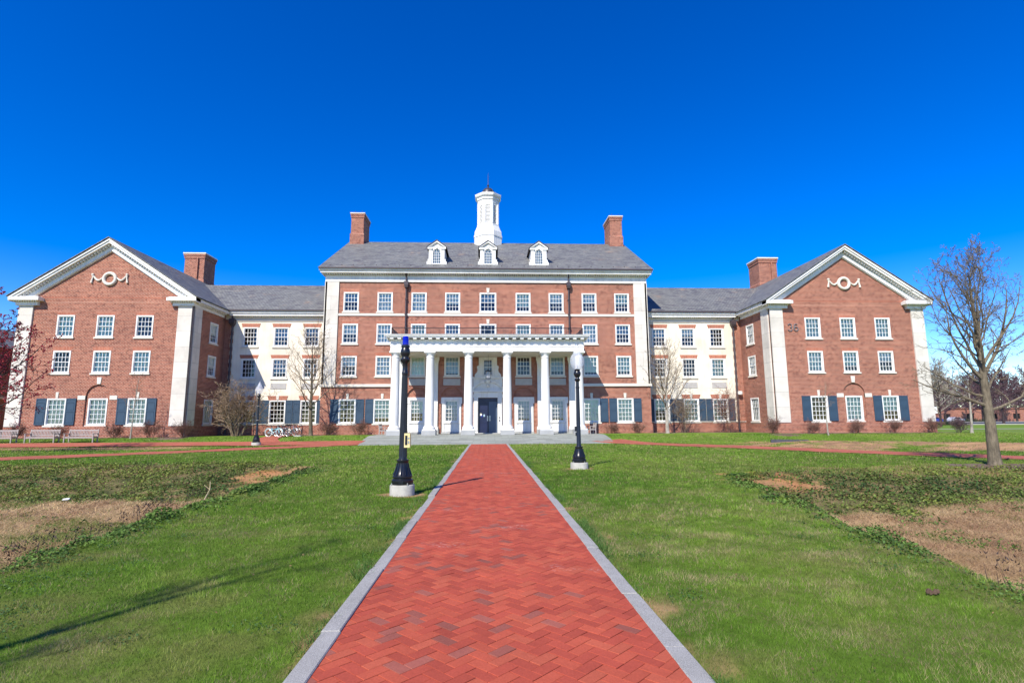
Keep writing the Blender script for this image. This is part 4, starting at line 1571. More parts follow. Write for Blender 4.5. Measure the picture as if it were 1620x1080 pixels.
    ch.box(cx - 1.25, cx + 1.25, 62.5, 65.2, 13, 18.0)
    ch.hexa([(cx - 1.25, 62.5, 18.0), (cx + 1.25, 62.5, 18.0), (cx + 1.25, 65.2, 18.0), (cx - 1.25, 65.2, 18.0)],
            [(cx - 1.13, 62.6, 18.25), (cx + 1.13, 62.6, 18.25), (cx + 1.13, 65.1, 18.25), (cx - 1.13, 65.1, 18.25)])
    ch.box(cx - 1.13, cx + 1.13, 62.6, 65.1, 18.25, 20.7)
    ch.box(cx - 1.20, cx + 1.20, 62.53, 65.17, 20.7, 21.0)
    ch.box(cx - 1.26, cx + 1.26, 62.47, 65.23, 21.0, 21.22)
    ch.box(cx + 0.35, cx + 0.47, 62.40, 62.6, 18.3, 20.7)
    cho = hp('chimney', ch, 'brick')
    cap = MB()
    cap.box(cx - 1.30, cx + 1.30, 62.43, 65.27, 21.22, 21.34)
    hp('chimney_cap', cap, 'white', parent=cho)

# link roofs, friezes and gutters
for sx in (-1, 1):
    lo, hi = sorted((sx * 15.6, sx * 25.2))
    mb = MB()
    x0, x1 = sorted((sx * 15.55, sx * 33.0))
    xe0, xe1 = sorted((sx * 15.55, sx * 25.6))
    sl2 = (16.86 - 12.46) / (60.5 - 52.45)
    for s2 in (-1, 1):
        yv = 52.45 if s2 < 0 else 68.55
        xr0, xr1 = x0, x1
        lo4 = [(xe0 if sx > 0 else xe0, yv, 12.46), (xe1, yv, 12.46), (xr1, 60.5, 16.86), (xr0, 60.5, 16.86)]
        hi4 = [(p[0], p[1], p[2] + 0.08) for p in lo4]
        mb.hexa(lo4, hi4)
    hp('roof', mb, 'slate')
    mb = MB()
    mb.box(lo, hi, 53.03, 53.25, 11.44, 11.80)
    fr = hp('frieze', mb, 'stone_plain')
    mb = MB()
    mb.box(lo, hi, 52.62, 53.3, 11.92, 12.16)
    mb.box(lo, hi, 52.50, 53.3, 12.16, 12.36)
    mb.box(lo, hi, 52.88, 53.3, 11.80, 11.84)
    co = hp('cornice', mb, 'white')
    mb = MB()
    k = lo + 0.05
    while k < hi - 0.1:
        mb.box(k, k + 0.10, 52.84, 53.3, 11.84, 11.92)
        k += 0.2
    hp('dentils', mb, 'white', parent=co)
    mb = MB()
    mb.box(lo, hi, 52.36, 52.6, 12.36, 12.50)
    hp('gutter', mb, 'metal_dark')
# ---- middle block dressings
for sx in (-1, 1):
    a, b = sorted((sx * 15.55, sx * 14.28))
    mb = MB()
    mb.box(a, b, 50.88, 51.2, 5.10, 14.93)
    hp('pilaster', mb, 'stone')
    mb = MB()
    a, b = sorted((sx * 15.62, sx * 15.4))
    mb.box(a, b, 50.88, 52.0, 5.10, 14.93)
    hp('pilaster', mb, 'stone')
mb = MB()
mb.box(-14.28, 14.28, 50.93, 51.1, 11.62, 11.84)
hp('string_course', mb, 'stone_plain')
for a, b in ((-15.72, -8.6), (8.6, 15.72)):
    mb = MB()
    mb.box(a, b, 50.85, 51.1, 4.84, 5.02)
    mb.box(a, b, 50.90, 51.1, 5.02, 5.10)
    hp('string_course', mb, 'stone_plain')
    mb = MB()
    mb.box(a + (0.05 if a < 0 else 0), b - (0.05 if a > 0 else 0), 50.93, 51.1, -0.3, 1.30)
    hp('plinth', mb, 'brick')
mb = MB()
mb.box(-15.58, 15.58, 50.86, 51.3, 14.93, 15.57)
mb.box(-15.60, -15.4, 51.3, 71, 14.93, 15.57)
mb.box(15.40, 15.60, 51.3, 71, 14.93, 15.57)
fr = hp('frieze', mb, 'white')
mb = MB()
mb.box(-15.95, 15.95, 50.34, 51.3, 15.70, 15.90)
mb.box(-16.05, 16.05, 50.22, 51.3, 15.90, 16.05)
for s in (-1, 1):
    a, b = sorted((s * 15.5, s * 16.0))
    mb.box(a, b, 51.3, 71.5, 15.70, 16.0)
co = hp('cornice', mb, 'white')
mb = MB()
k = -15.85
while k < 15.8:
    mb.box(k, k + 0.11, 50.56, 51.3, 15.57, 15.70)
    k += 0.22
hp('dentils', mb, 'white', parent=co)
mb = MB()
mb.box(-16.08, 16.08, 50.08, 50.34, 16.05, 16.17)
hp('gutter', mb, 'metal_dark')
mb = MB()
for s in (-1, 1):
    ye = 61 + s * 10.85
    lo4 = [(-16.12, ye, 16.08), (16.12, ye, 16.08), (16.12, 61, 22.26), (-16.12, 61, 22.26)]
    mb.hexa(lo4, [(p[0], p[1], p[2] + 0.08) for p in lo4])
mroof = hp('roof', mb, 'slate')
mb = MB()
for x in np.arange(-15.2, 15.4, 1.1):     # snow guards above the gutter
    mb.box(x, x + 0.06, 50.75, 50.82, 16.5, 16.62)
hp('snow_guards', mb, 'metal_dark', parent=mroof).location = (0, 0, 0)
for sx in (-1, 1):
    cx = sx * 15.0
    ch = MB()
    xo, xi = sx * 15.75, sx * 14.33
    a, b = sorted((xo, xi))
    ch.box(a - 0.08, b + 0.08, 59.9, 63.0, 15, 22.9)
    ch.hexa([(a - 0.08, 59.9, 22.9), (b + 0.08, 59.9, 22.9), (b + 0.08, 63.0, 22.9), (a - 0.08, 63.0, 22.9)],
            [(a, 60.0, 23.1), (b, 60.0, 23.1), (b, 62.9, 23.1), (a, 62.9, 23.1)])
    ch.box(a, b, 60.0, 62.9, 23.1, 24.9)
    ch.box(a - 0.05, b + 0.05, 59.95, 62.95, 24.9, 25.18)
    ch.box(a - 0.10, b + 0.10, 59.90, 63.0, 25.18, 25.36)
    cho = hp('chimney', ch, 'brick')
    cap = MB()
    cap.box(a - 0.13, b + 0.13, 59.87, 63.03, 25.36, 25.48)
    hp('chimney_cap', cap, 'stone_plain', parent=cho)
    rod = MB()
    for xx in (a + 0.35, b - 0.3):
        rod.tube([(xx, 60.3, 25.48), (xx, 60.3, 25.9)], 0.015, 5)
    hp('lightning_rod', rod, 'metal_dark', parent=cho)
# children of the chimneys and cornices were modelled in world coordinates too: their parents carry the offset
# dormers
for x in (-5.06, 0.0, 5.05):
    mb = MB()
    y0 = 51.45
    hw = 0.78
    zb, ze, za = 16.72, 18.60, 19.30
    F = lambda a, b, d, x=x: (x + a, y0 + d, b)
    wall(mb, [(-hw, zb), (hw, zb), (hw, ze), (0, za - 0.12), (-hw, ze)], [arch(0, 0.36, 16.98, 18.12, 12)], F, 0.12)
    for s in (-1, 1):
        mb.poly([(x + s * hw, y0, zb), (x + s * hw, y0 + 4.4, zb), (x + s * hw, y0 + 4.4, ze), (x + s * hw, y0, ze)])
        # scrolled feet
        mb.box(min(x + s * hw, x + s * 0.98), max(x + s * hw, x + s * 0.98), y0 - 0.03, y0 + 0.25, zb - 0.1, 17.18)
        mb.box(min(x + s * hw, x + s * 0.88), max(x + s * hw, x + s * 0.88), y0 - 0.02, y0 + 0.25, 17.18, 17.42)
        # pilaster strips and pediment returns
        mb.box(min(x + s * 0.50, x + s * 0.76), max(x + s * 0.50, x + s * 0.76), y0 - 0.05, y0 + 0.02, zb, 18.42)
        mb.box(min(x + s * 0.42, x + s * 0.90), max(x + s * 0.42, x + s * 0.90), y0 - 0.14, y0 + 0.02, 18.42, 18.58)
        a0 = (x, za - 0.02)
        a1 = (x + s * 0.92, 18.60)
        mb.hexa([(a0[0], y0 - 0.16, a0[1] - 0.17), (a1[0], y0 - 0.16, a1[1] - 0.08), (a1[0], y0 + 0.02, a1[1] - 0.08), (a0[0], y0 + 0.02, a0[1] - 0.17)],
                [(a0[0], y0 - 0.16, a0[1]), (a1[0], y0 - 0.16, a1[1] + 0.06), (a1[0], y0 + 0.02, a1[1] + 0.06), (a0[0], y0 + 0.02, a0[1])])
    mb.box(x - 0.95, x + 0.95, y0 - 0.06, y0 + 0.05, zb - 0.12, zb + 0.14)
    mb.hexa([(x - 0.07, y0 - 0.07, 18.48), (x + 0.07, y0 - 0.07, 18.48), (x + 0.07, y0, 18.48), (x - 0.07, y0, 18.48)],
            [(x - 0.11, y0 - 0.07, 18.80), (x + 0.11, y0 - 0.07, 18.80), (x + 0.11, y0, 18.80), (x - 0.11, y0, 18.80)])
    dm = hp('dormer', mb, 'white')
    mb = MB()
    for s in (-1, 1):
        lo4 = [(x, y0 - 0.22, za), (x + s * 1.0, y0 - 0.22, 18.58), (x + s * 1.0, y0 + 4.6, 18.58), (x, y0 + 6, za)]
        mb.hexa(lo4, [(p[0], p[1], p[2] + 0.06) for p in lo4])
    hp('dormer_roof', mb, 'metal_dark', parent=dm)
    mb = MB()
    for k in (-1, 0, 1):
        mb.box(x + k * 0.18 - 0.016, x + k * 0.18 + 0.016, y0 + 0.05, y0 + 0.08, 16.98, 18.12 if k else 18.46)
    for zz in (17.0, 17.27, 17.55, 17.83, 18.12):
        mb.box(x - 0.36, x + 0.36, y0 + 0.052, y0 + 0.078, zz - 0.014, zz + 0.014)
    for s in (-1, 1):
        mb.tube([(x + s * 0.35 - s * 0.35 * t, y0 + 0.065, 18.12 + 0.33 * math.sin(t * PI / 2)) for t in (0, 0.3, 0.6, 0.85, 1.0)], 0.014, 4)
    hp('dormer_sash', mb, 'white_sash', parent=dm)
    mb = MB()
    mb.poly([F(p[0], p[1], 0.09) for p in arch(0, 0.36, 16.98, 18.12, 12)])
    hp('dormer_pane', mb, 'glass', parent=dm)
    mb = MB()
    mb.poly([F(p[0], p[1], 0.2) for p in rect(-0.4, 0.4, 16.9, 18.5)])
    hp('dormer_blind', mb, 'blind2', parent=dm)

# cupola, octagonal
def octa(r):
    return r / math.cos(PI / 8)
cu = (0.0, 61.0, 0.0)
ph8 = PI / 8
mb = MB()
mb.lathe(cu, [(octa(1.58), 21.0), (octa(1.58), 22.75), (octa(1.64), 22.78), (octa(1.64), 22.98), (octa(1.58), 23.0), (octa(1.56), 23.42), (octa(1.42), 23.75), (octa(1.27), 24.15), (octa(1.27), 24.35), (octa(1.19), 24.4)], 8, ph8)
cup = hp('cupola', mb, 'white')
mb = MB()
for k in range(8):        # corner posts with louvred openings between
    a = ph8 + k * PI / 4
    rx, ry = octa(1.17) * math.cos(a), octa(1.17) * math.sin(a)
    mb.lathe((rx * 0.94, 61 + ry * 0.94, 0), [(0.17, 24.4), (0.17, 26.95)], 8, ph8)
    am = a + PI / 8
    nx, ny = math.cos(am), math.sin(am)
    tx, ty = -ny, nx
    def P(u, r, z):
        return (nx * r + tx * u, 61 + ny * r + ty * u, z)
    for s in (-1, 1):
        mb.hexa([P(s * 0.26, 1.02, 24.4), P(s * 0.42, 1.02, 24.4), P(s * 0.42, 1.17, 24.4), P(s * 0.26, 1.17, 24.4)],
                [P(s * 0.26, 1.02, 26.95), P(s * 0.42, 1.02, 26.95), P(s * 0.42, 1.17, 26.95), P(s * 0.26, 1.17, 26.95)])
    ap = arch(0, 0.26, 24.4, 26.45, 8)[2:]
    for (u0, z0), (u1, z1) in zip(ap[:-1], ap[1:]):
        mb.hexa([P(u0, 1.02, z0), P(u1, 1.02, z1), P(u1, 1.16, z1), P(u0, 1.16, z0)],
                [P(u0, 1.02, 26.95), P(u1, 1.02, 26.95), P(u1, 1.16, 26.95), P(u0, 1.16, 26.95)])
hp('lantern_stage', mb, 'white', parent=cup)
for k in range(8):
    mb = MB()
    am = k * PI / 4
    nx, ny = math.cos(am), math.sin(am)
    tx, ty = -ny, nx
    for q in range(15):
        z = 24.45 + q * 0.165
        mb.hexa([(nx * 1.04 - tx * 0.27, 61 + ny * 1.04 - ty * 0.27, z + 0.13), (nx * 1.04 + tx * 0.27, 61 + ny * 1.04 + ty * 0.27, z + 0.13),
                 (nx * 1.13 + tx * 0.27, 61 + ny * 1.13 + ty * 0.27, z), (nx * 1.13 - tx * 0.27, 61 + ny * 1.13 - ty * 0.27, z)],
                [(nx * 1.04 - tx * 0.27, 61 + ny * 1.04 - ty * 0.27, z + 0.17), (nx * 1.04 + tx * 0.27, 61 + ny * 1.04 + ty * 0.27, z + 0.17),
                 (nx * 1.13 + tx * 0.27, 61 + ny * 1.13 + ty * 0.27, z + 0.04), (nx * 1.13 - tx * 0.27, 61 + ny * 1.13 - ty * 0.27, z + 0.04)])
    hp('louvre', mb, 'white', parent=cup)
mb = MB()
mb.lathe(cu, [(octa(1.20), 26.92), (octa(1.22), 27.30), (octa(1.30), 27.34), (octa(1.34), 27.62), (octa(1.44), 27.68), (octa(1.50), 27.78), (octa(1.53), 27.95), (octa(1.53), 28.02), (octa(0.9), 28.16), (octa(0.82), 28.34)], 8, ph8)
hp('cupola_cornice', mb, 'white', parent=cup)
mb = MB()
dp = [(0.80, 28.30), (0.79, 28.42)] + [(0.77 * math.cos(t), 28.42 + 0.72 * math.sin(t)) for t in np.linspace(0.1, 1.35, 9)]
mb.lathe(cu, dp, 24)
for k in range(8):
    a = k * PI / 4
    mb.tube([(0.775 * math.cos(t) * math.cos(a), 61 + 0.775 * math.cos(t) * math.sin(a), 28.42 + 0.725 * math.sin(t)) for t in np.linspace(0.05, 1.35, 8)], 0.02, 4)
hp('dome', mb, 'copper', True, parent=cup)
mb = MB()
mb.lathe(cu, [(0.20, 29.10), (0.10, 29.2), (0.07, 29.32), (0.13, 29.42), (0.14, 29.5), (0.06, 29.6), (0.035, 29.75), (0.03, 30.6), (0.008, 31.1)], 12)
hp('finial', mb, 'copper', True, parent=cup)

# ---- shutters
SH = {}
def shutter(x, y, w_=0.74):
    if w_ not in SH:
        mb = MB()
        h = 2.22
        mb.box(-w_ / 2, w_ / 2, -0.035, 0.0, 0, h)
        t = 0.085
        for z0, z1 in ((0.0, 0.12), (1.08, 1.2), (1.86, 1.95), (h - 0.1, h)):
            mb.box(-w_ / 2 + 0.001, w_ / 2 - 0.001, -0.06, -0.035, z0, z1)
        for s in (-1, 1):
            a, b = sorted((s * (w_ / 2 - 0.002), s * (w_ / 2 - t)))
            for z0, z1 in ((0.12, 1.08), (1.2, 1.86), (1.95, h - 0.1)):
                mb.box(a, b, -0.06, -0.035, z0, z1)
        for z0, z1 in ((0.17, 1.03), (1.25, 1.81)):
            mb.box(-w_ / 2 + t + 0.04, w_ / 2 - t - 0.04, -0.05, -0.035, z0, z1)
        SH[w_] = obj('shutter', mb, 'shutter', HALL)
        o = SH[w_]
    else:
        o = SH[w_].copy()
        COL.objects.link(o)
    o.location = Vector((x, y, Z1[0] + 0.02)) - HALL.location
    return o
for x in (-14.28, -11.92, -11.06, 11.06, 11.92, 14.28):
    shutter(x, 50.97)
for x in KX:
    for s in (-1, 1):
        shutter(x + s * 1.13, 53.07, 0.66)
for c in (-WC, WC):
    for s1 in (-1, 1):
        for s2 in (-1, 1):
            shutter(c + s1 * 3.30 + s2 * 1.21, 47.15, 0.80)
# small keystones over the ground floor windows and the middle windows
for x in (-13.1, -9.88, 9.88, 13.1):
    mb = MB()
    mb.hexa([(x - 0.10, 50.93, 3.72), (x + 0.10, 50.93, 3.72), (x + 0.10, 51.1, 3.72), (x - 0.10, 51.1, 3.72)],
            [(x - 0.13, 50.93, 4.20), (x + 0.13, 50.93, 4.20), (x + 0.13, 51.1, 4.20), (x - 0.13, 51.1, 4.20)])
    hp('keystone', mb, 'stone_plain')
for z in (Z4[1], Z3[1]):
    mb = MB()
    mb.hexa([(-0.11, 50.92, z + 0.02), (0.11, 50.92, z + 0.02), (0.11, 51.1, z + 0.02), (-0.11, 51.1, z + 0.02)],
            [(-0.15, 50.92, z + 0.48), (0.15, 50.92, z + 0.48), (0.15, 51.1, z + 0.48), (-0.15, 51.1, z + 0.48)])
    hp('keystone', mb, 'stone_plain')
# flat brick arches over the upper windows
for i, x in enumerate(WX):
    for z in (Z4, Z3, Z2):
        if i == 4 or (z is Z2 and 1 < i < 7):
            continue
        mb = MB()
        a = 0.74
        mb.hexa([(x - a, 50.988, z[1] + 0.003), (x + a, 50.988, z[1] + 0.003), (x + a, 51.05, z[1] + 0.003), (x - a, 51.05, z[1] + 0.003)],
                [(x - a - 0.12, 50.988, z[1] + 0.34), (x + a + 0.12, 50.988, z[1] + 0.34), (x + a + 0.12, 51.05, z[1] + 0.34), (x - a - 0.12, 51.05, z[1] + 0.34)])
        hp('lintel', mb, 'brick_red')
for xs_ in (WLX, WRX):
    for x in xs_:
        for z in (Z3, Z2):
            mb = MB()
            a = 0.74
            mb.hexa([(x - a, 47.168, z[1] + 0.003), (x + a, 47.168, z[1] + 0.003), (x + a, 47.23, z[1] + 0.003), (x - a, 47.23, z[1] + 0.003)],
                    [(x - a - 0.12, 47.168, z[1] + 0.34), (x + a + 0.12, 47.168, z[1] + 0.34), (x + a + 0.12, 47.23, z[1] + 0.34), (x - a - 0.12, 47.23, z[1] + 0.34)])
            hp('lintel', mb, 'brick_red')
# downspouts with hopper heads
for sx in (-1, 1):
    mb = MB()
    x = sx * 7.86
    mb.tube([(x, 50.36, 16.05), (x, 50.60, 15.55), (x, 50.72, 15.35), (x, 50.72, 14.95)], 0.07, 8)
    mb.hexa([(x - 0.14, 50.6, 14.35), (x + 0.14, 50.6, 14.35), (x + 0.14, 50.95, 14.35), (x - 0.14, 50.95, 14.35)],
            [(x - 0.2, 50.55, 14.6), (x + 0.2, 50.55, 14.6), (x + 0.2, 50.95, 14.6), (x - 0.2, 50.95, 14.6)])
    mb.box(x - 0.2, x + 0.2, 50.55, 50.95, 14.6, 14.95)
    mb.tube([(x, 50.8, 14.4), (x, 50.8, 9.2)], 0.07, 8)
    for z in (13.2, 11.75, 10.4):
        mb.box(x - 0.12, x + 0.12, 50.7, 51.0, z, z + 0.07)
    hp('downspout', mb, 'metal_dark')
    mb = MB()
    x = sx * 24.98
    mb.hexa([(x - 0.12, 52.75, 10.95), (x + 0.12, 52.75, 10.95), (x + 0.12, 53.05, 10.95), (x - 0.12, 53.05, 10.95)],
            [(x - 0.26, 52.62, 11.2), (x + 0.26, 52.62, 11.2), (x + 0.26, 53.05, 11.2), (x - 0.26, 53.05, 11.2)])
    mb.box(x - 0.26, x + 0.26, 52.62, 53.05, 11.2, 11.62)
    mb.tube([(x, 52.7, 12.45), (x, 52.8, 11.9), (x, 52.85, 11.5)], 0.08, 8)
    mb.tube([(x, 52.92, 11.0), (x, 52.92, 0.3)], 0.10, 8)
    hp('downspout', mb, 'metal_dark')
    mb = MB()
    x = sx * 15.85
    mb.tube([(x, 52.9, 12.3), (x, 52.95, 0.3)], 0.06, 8)
    hp('downspout', mb, 'metal_dark')
mb = MB()
mb.tube([(-25.60, 47.10, 12.0), (-25.60, 47.10, 0.5)], 0.05, 8)
hp('downspout', mb, 'metal_dark')
# house number
mb = MB()
def numeral_bar(x, z, pts, r=0.042):
    mb.tube([(x + p[0], 47.12, z + p[1]) for p in pts], r, 6)
def arc(cx, cz, rx, rz, a0, a1, n=14):
    return [(cx + rx * math.cos(R_(a0 + (a1 - a0) * k / n)), cz + rz * math.sin(R_(a0 + (a1 - a0) * k / n))) for k in range(n + 1)]
nx_, nz_ = 27.55, 9.93
numeral_bar(nx_, nz_, arc(0.0, 0.15, 0.17, 0.16, 160, -85) )
numeral_bar(nx_, nz_, arc(0.0, -0.16, 0.19, 0.17, 85, -160))
numeral_bar(nx_ + 0.56, nz_, arc(0.0, -0.14, 0.19, 0.18, 0, 360, 20))
numeral_bar(nx_ + 0.56, nz_, [(-0.19, -0.12), (-0.17, 0.08)] + arc(0.02, 0.10, 0.19, 0.20, 170, 50))
hp('house_number', mb, 'numeral', True, label='dark grey numeral 36')
# round floodlights on the inner corners
for x, z in ((25.2, 4.25),):
    mb = MB()
    mb.lathe((x, 52.75, z), [(0.05, -0.2), (0.2, -0.16), (0.24, 0.0), (0.2, 0.16), (0.05, 0.2)], 14)
    mb.tube([(x, 52.75, z), (x, 53.1, z)], 0.05, 6)
    hp('wall_lamp', mb, 'white', True)
# unseen near-black backing, added to keep the rooms behind the glass dark
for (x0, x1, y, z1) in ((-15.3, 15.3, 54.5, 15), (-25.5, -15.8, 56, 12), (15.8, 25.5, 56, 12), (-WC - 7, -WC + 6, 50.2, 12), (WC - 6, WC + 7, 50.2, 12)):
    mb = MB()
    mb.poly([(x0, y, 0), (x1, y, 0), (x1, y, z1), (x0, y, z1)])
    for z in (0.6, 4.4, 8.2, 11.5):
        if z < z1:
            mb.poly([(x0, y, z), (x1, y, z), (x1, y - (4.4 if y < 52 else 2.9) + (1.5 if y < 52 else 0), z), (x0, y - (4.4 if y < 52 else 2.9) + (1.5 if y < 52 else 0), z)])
    hp('dark_backing', mb, 'dark_in')

# ---- porch
PY = 47.35
GZ = 0.475      # terrace level at the porch
CX = [-8.10, -5.08, -1.70, 1.70, 5.08, 8.10]
def column_mesh():
    s = MB()
    z0, z1 = 0.92, 7.10
    prof = []
    for k in range(13):
        t = k / 12
        r = 0.395 - 0.065 * max(0, t - 0.25) / 0.75 * (0.6 + 0.4 * t)
        prof.append((r, z0 + (z1 - z0) * t))
    s.lathe((0, 0, 0), prof, 32)
    return s
cb = MB()
cb.lathe((0, 0, 0), [(0.50, 0.60), (0.52, 0.64), (0.52, 0.74), (0.48, 0.80), (0.44, 0.82), (0.44, 0.86), (0.40, 0.92)], 32)
cb.box(-0.54, 0.54, -0.54, 0.54, 0.50, 0.60)
cp = MB()
cp.lathe((0, 0, 0), [(0.33, 6.80), (0.37, 6.82), (0.37, 6.88), (0.33, 6.90), (0.335, 7.02), (0.42, 7.12), (0.455, 7.20), (0.455, 7.22)], 32)
cp.box(-0.49, 0.49, -0.49, 0.49, 7.22, 7.36)
pl = MB()
pl.box(-0.60, 0.60, -0.60, 0.60, -0.15, 0.50)
col0 = obj('column', column_mesh(), 'white', HALL, True)
obj('capital', cp, 'white', col0, True)
obj('column_base', cb, 'white', col0, True)
obj('plinth', pl, 'granite', col0)
for i, x in enumerate(CX):
    o = col0 if i == 0 else copy_tree(col0, HALL)
    o.location = Vector((x, PY, 0.34)) - HALL.location
# flat piers on the wall behind the columns
for x in CX:
    if abs(x) < 2:
        continue
    mb = MB()
    mb.box(x - 0.38, x + 0.38, 50.80, 51.1, 1.1, 7.05)
    mb.box(x - 0.46, x + 0.46, 50.72, 51.1, 0.82, 1.1)
    mb.box(x - 0.42, x + 0.42, 50.77, 51.1, 7.05, 7.3)
    mb.box(x - 0.48, x + 0.48, 50.70, 51.1, 7.3, 7.68)
    pr = hp('pier', mb, 'white')
    mb = MB()
    mb.box(x - 0.50, x + 0.50, 50.70, 51.1, 0.3, 0.82)
    hp('plinth', mb, 'granite', parent=pr)
ent = MB()
for (a, b, c_, d_) in ((-8.52, 8.52, 46.95, 47.80), (-8.52, -7.70, 47.80, 51.0), (7.70, 8.52, 47.80, 51.0)):
    ent.box(a, b, c_, d_, 7.70, 8.10)
    g = 0.03
    ent.box(a - g, b + g, c_ - g, d_, 8.10, 8.18)
    ent.box(a, b, c_, d_, 8.18, 8.66)
ent.box(-8.70, 8.70, 46.78, 51.0, 8.66, 8.72)
ent.box(-8.86, 8.86, 46.48, 50.98, 8.84, 8.96)
ent.box(-8.95, 8.95, 46.38, 50.98, 8.96, 9.06)
ent.box(-9.00, 9.00, 46.33, 50.98, 9.06, 9.10)
eo = hp('entablature', ent, 'white')
mo = MB()
x = -8.52
while x < 8.5:
    mo.box(x, x + 0.30, 46.50, 47.0, 8.725, 8.84)
    x += 0.668
for s in (-1, 1):
    y = 47.4
    while y < 50.6:
        a, b = sorted((s * 8.5, s * 8.84))
        mo.box(a, b, y, y + 0.3, 8.725, 8.84)
        y += 0.668
hp('modillions', mo, 'white', parent=eo)
mb = MB()
mb.box(-7.70, 7.70, 47.80, 50.98, 7.66, 7.70)
for x in CX[1:-1]:
    mb.box(x - 0.25, x + 0.25, 47.80, 50.98, 7.58, 7.66)
hp('porch_ceiling', mb, 'ceiling')
mb = MB()
mb.box(-8.9, 8.9, 46.5, 50.95, 9.10, 9.14)
hp('porch_roof', mb, 'metal_dark')
rl = MB()
zr0, zr1 = 9.22, 9.78
for (p, q) in (((-8.45, 47.0), (8.45, 47.0)), ((-8.45, 47.0), (-8.45, 50.9)), ((8.45, 47.0), (8.45, 50.9))):
    L = math.hypot(q[0] - p[0], q[1] - p[1])
    for z in (zr0, zr1):
        rl.tube([(p[0], p[1], z), (q[0], q[1], z)], 0.018 if z == zr0 else 0.032, 5)
    n = int(L / 0.14)
    for k in range(n + 1):
        t = k / n
        big = k % 10 == 0
        rl.tube([(p[0] + (q[0] - p[0]) * t, p[1] + (q[1] - p[1]) * t, 9.12), (p[0] + (q[0] - p[0]) * t, p[1] + (q[1] - p[1]) * t, zr1)], 0.03 if big else 0.013, 4)
hp('railing', rl, 'black_iron')
# porch windows: tall white cases with a panelled apron, and upper windows with apron panels
for x in BAYS:
    mb = MB()
    for s in (-1, 1):
        a, b = sorted((x + s * 0.66, x + s * 0.90))
        mb.box(a, b, 51.05, 51.3, 0.45, 3.60)
        a, b = sorted((x + s * 0.66, x + s * 0.98))
        mb.box(a, b, 51.0, 51.3, 3.25, 3.6)
    mb.box(x - 0.98, x + 0.98, 51.0, 51.3, 3.60, 3.84)
    mb.box(x - 0.66, x + 0.66, 51.10, 51.3, 0.45, 1.50)
    mb.box(x - 0.54, x + 0.54, 51.08, 51.1, 0.66, 1.36)
    mb.box(x - 0.70, x + 0.70, 51.0, 51.2, 1.44, 1.53)
    mb.box(x - 0.46, x + 0.46, 51.065, 51.08, 0.74, 1.28)
    hp('window_case', mb, 'white')
    mb = MB()
    mb.box(x - 0.95, x + 0.95, 50.98, 51.3, 0.2, 0.62)
    hp('stone_step', mb, 'granite')
    add_window((1.34, 2.09, 3), (x, 51.12, 1.53), (1, G_) if x < 0 and x > -5 else ((0.9, G_) if x > 0 else (0.6, P_)))
    mb = MB()
    mb.box(x - 0.80, x + 0.80, 50.94, 51.1, 4.98, 5.58)
    hp('stone_panel', mb, 'greystone')
    # brick rim of the blind arch
    mb = MB()
    pts = arch(x, 1.0, 3.2, 3.80, 18)[2:]
    mb.tube([(p[0], 50.99, p[1]) for p in pts], 0.035, 5)
    hp('arch_rim', mb, 'brick_red')
# doorway
mb = MB()
for s in (-1, 1):
    a, b = sorted((s * 0.92, s * 1.34))
    mb.box(a, b, 50.86, 51.1, 0.40, 3.95)
    a, b = sorted((s * 0.96, s * 1.30))
    mb.box(a, b, 50.80, 50.86, 0.75, 3.80)
    mb.box(min(s * 0.90, s * 1.40), max(s * 0.90, s * 1.40), 50.78, 51.1, 3.95, 4.10)
mb.box(-1.40, 1.40, 50.84, 51.1, 3.80, 3.95)
mb.box(-0.90, 0.90, 50.84, 51.1, 3.95, 4.30)
for s in (-1, 1):
    mb.box(min(s * 0.9, s * 1.34), max(s * 0.9, s * 1.34), 50.80, 51.1, 4.10, 4.32)
mb.box(-1.48, 1.48, 50.62, 51.1, 4.32, 4.48)
mb.box(-1.38, 1.38, 50.90, 51.1, 4.48, 5.60)
# broken segmental pediment
for s in (-1, 1):
    pts = []
    for k in range(10):
        a = R_(148 - 46 * k / 9)
        pts.append((s * -1 * (-1.62 * math.cos(a)) if False else s * abs(1.72 * math.cos(a)), 50.76, 3.62 + 1.72 * math.sin(a)))
    mb.tube(pts, 0.10, 8)
    mb.tube([(p[0], 50.72, p[2] + 0.10) for p in pts], 0.05, 6)
    mb.lathe((s * 0.36, 50.76, 5.22), [(0.0, -0.11), (0.11, -0.06), (0.13, 0), (0.11, 0.06), (0.0, 0.11)], 10)
mb.lathe((0, 50.74, 4.80), [(0.12, 0), (0.2, 0.1), (0.08, 0.22), (0.05, 0.3), (0.16, 0.42), (0.20, 0.56), (0.14, 0.68), (0.05, 0.76), (0.07, 0.84), (0.01, 0.95)], 14)
mb.box(-1.45, 1.45, 50.70, 51.1, 5.60, 5.74)
for s in (-1, 1):
    mb.box(min(s * 1.02, s * 1.3), max(s * 1.02, s * 1.3), 50.87, 51.0, 4.6, 5.5)
hp('door_surround', mb, 'white')
# upper middle window with scrolled consoles
mb = MB()
for s in (-1, 1):
    a, b = sorted((s * 0.50, s * 0.86))
    mb.box(a, b, 50.86, 51.1, 5.74, 7.64)
    prof = [(0.86, 5.74), (1.24, 5.74), (1.26, 5.92), (1.16, 6.08), (1.02, 6.22), (0.98, 6.45), (1.04, 6.62), (1.02, 6.78), (0.86, 6.86)]
    lo4 = [(s * p[0], 50.90, p[1]) for p in prof]
    mb.hexa(lo4, [(p[0], 51.1, p[2]) for p in lo4])
mb.box(-0.50, 0.50, 50.86, 51.1, 7.52, 7.64)
mb.box(-0.55, 0.55, 50.84, 51.1, 5.74, 5.86)
hp('window_case', mb, 'white')
add_window((1.02, 1.68, 2), (0, 50.99, 5.85), None)
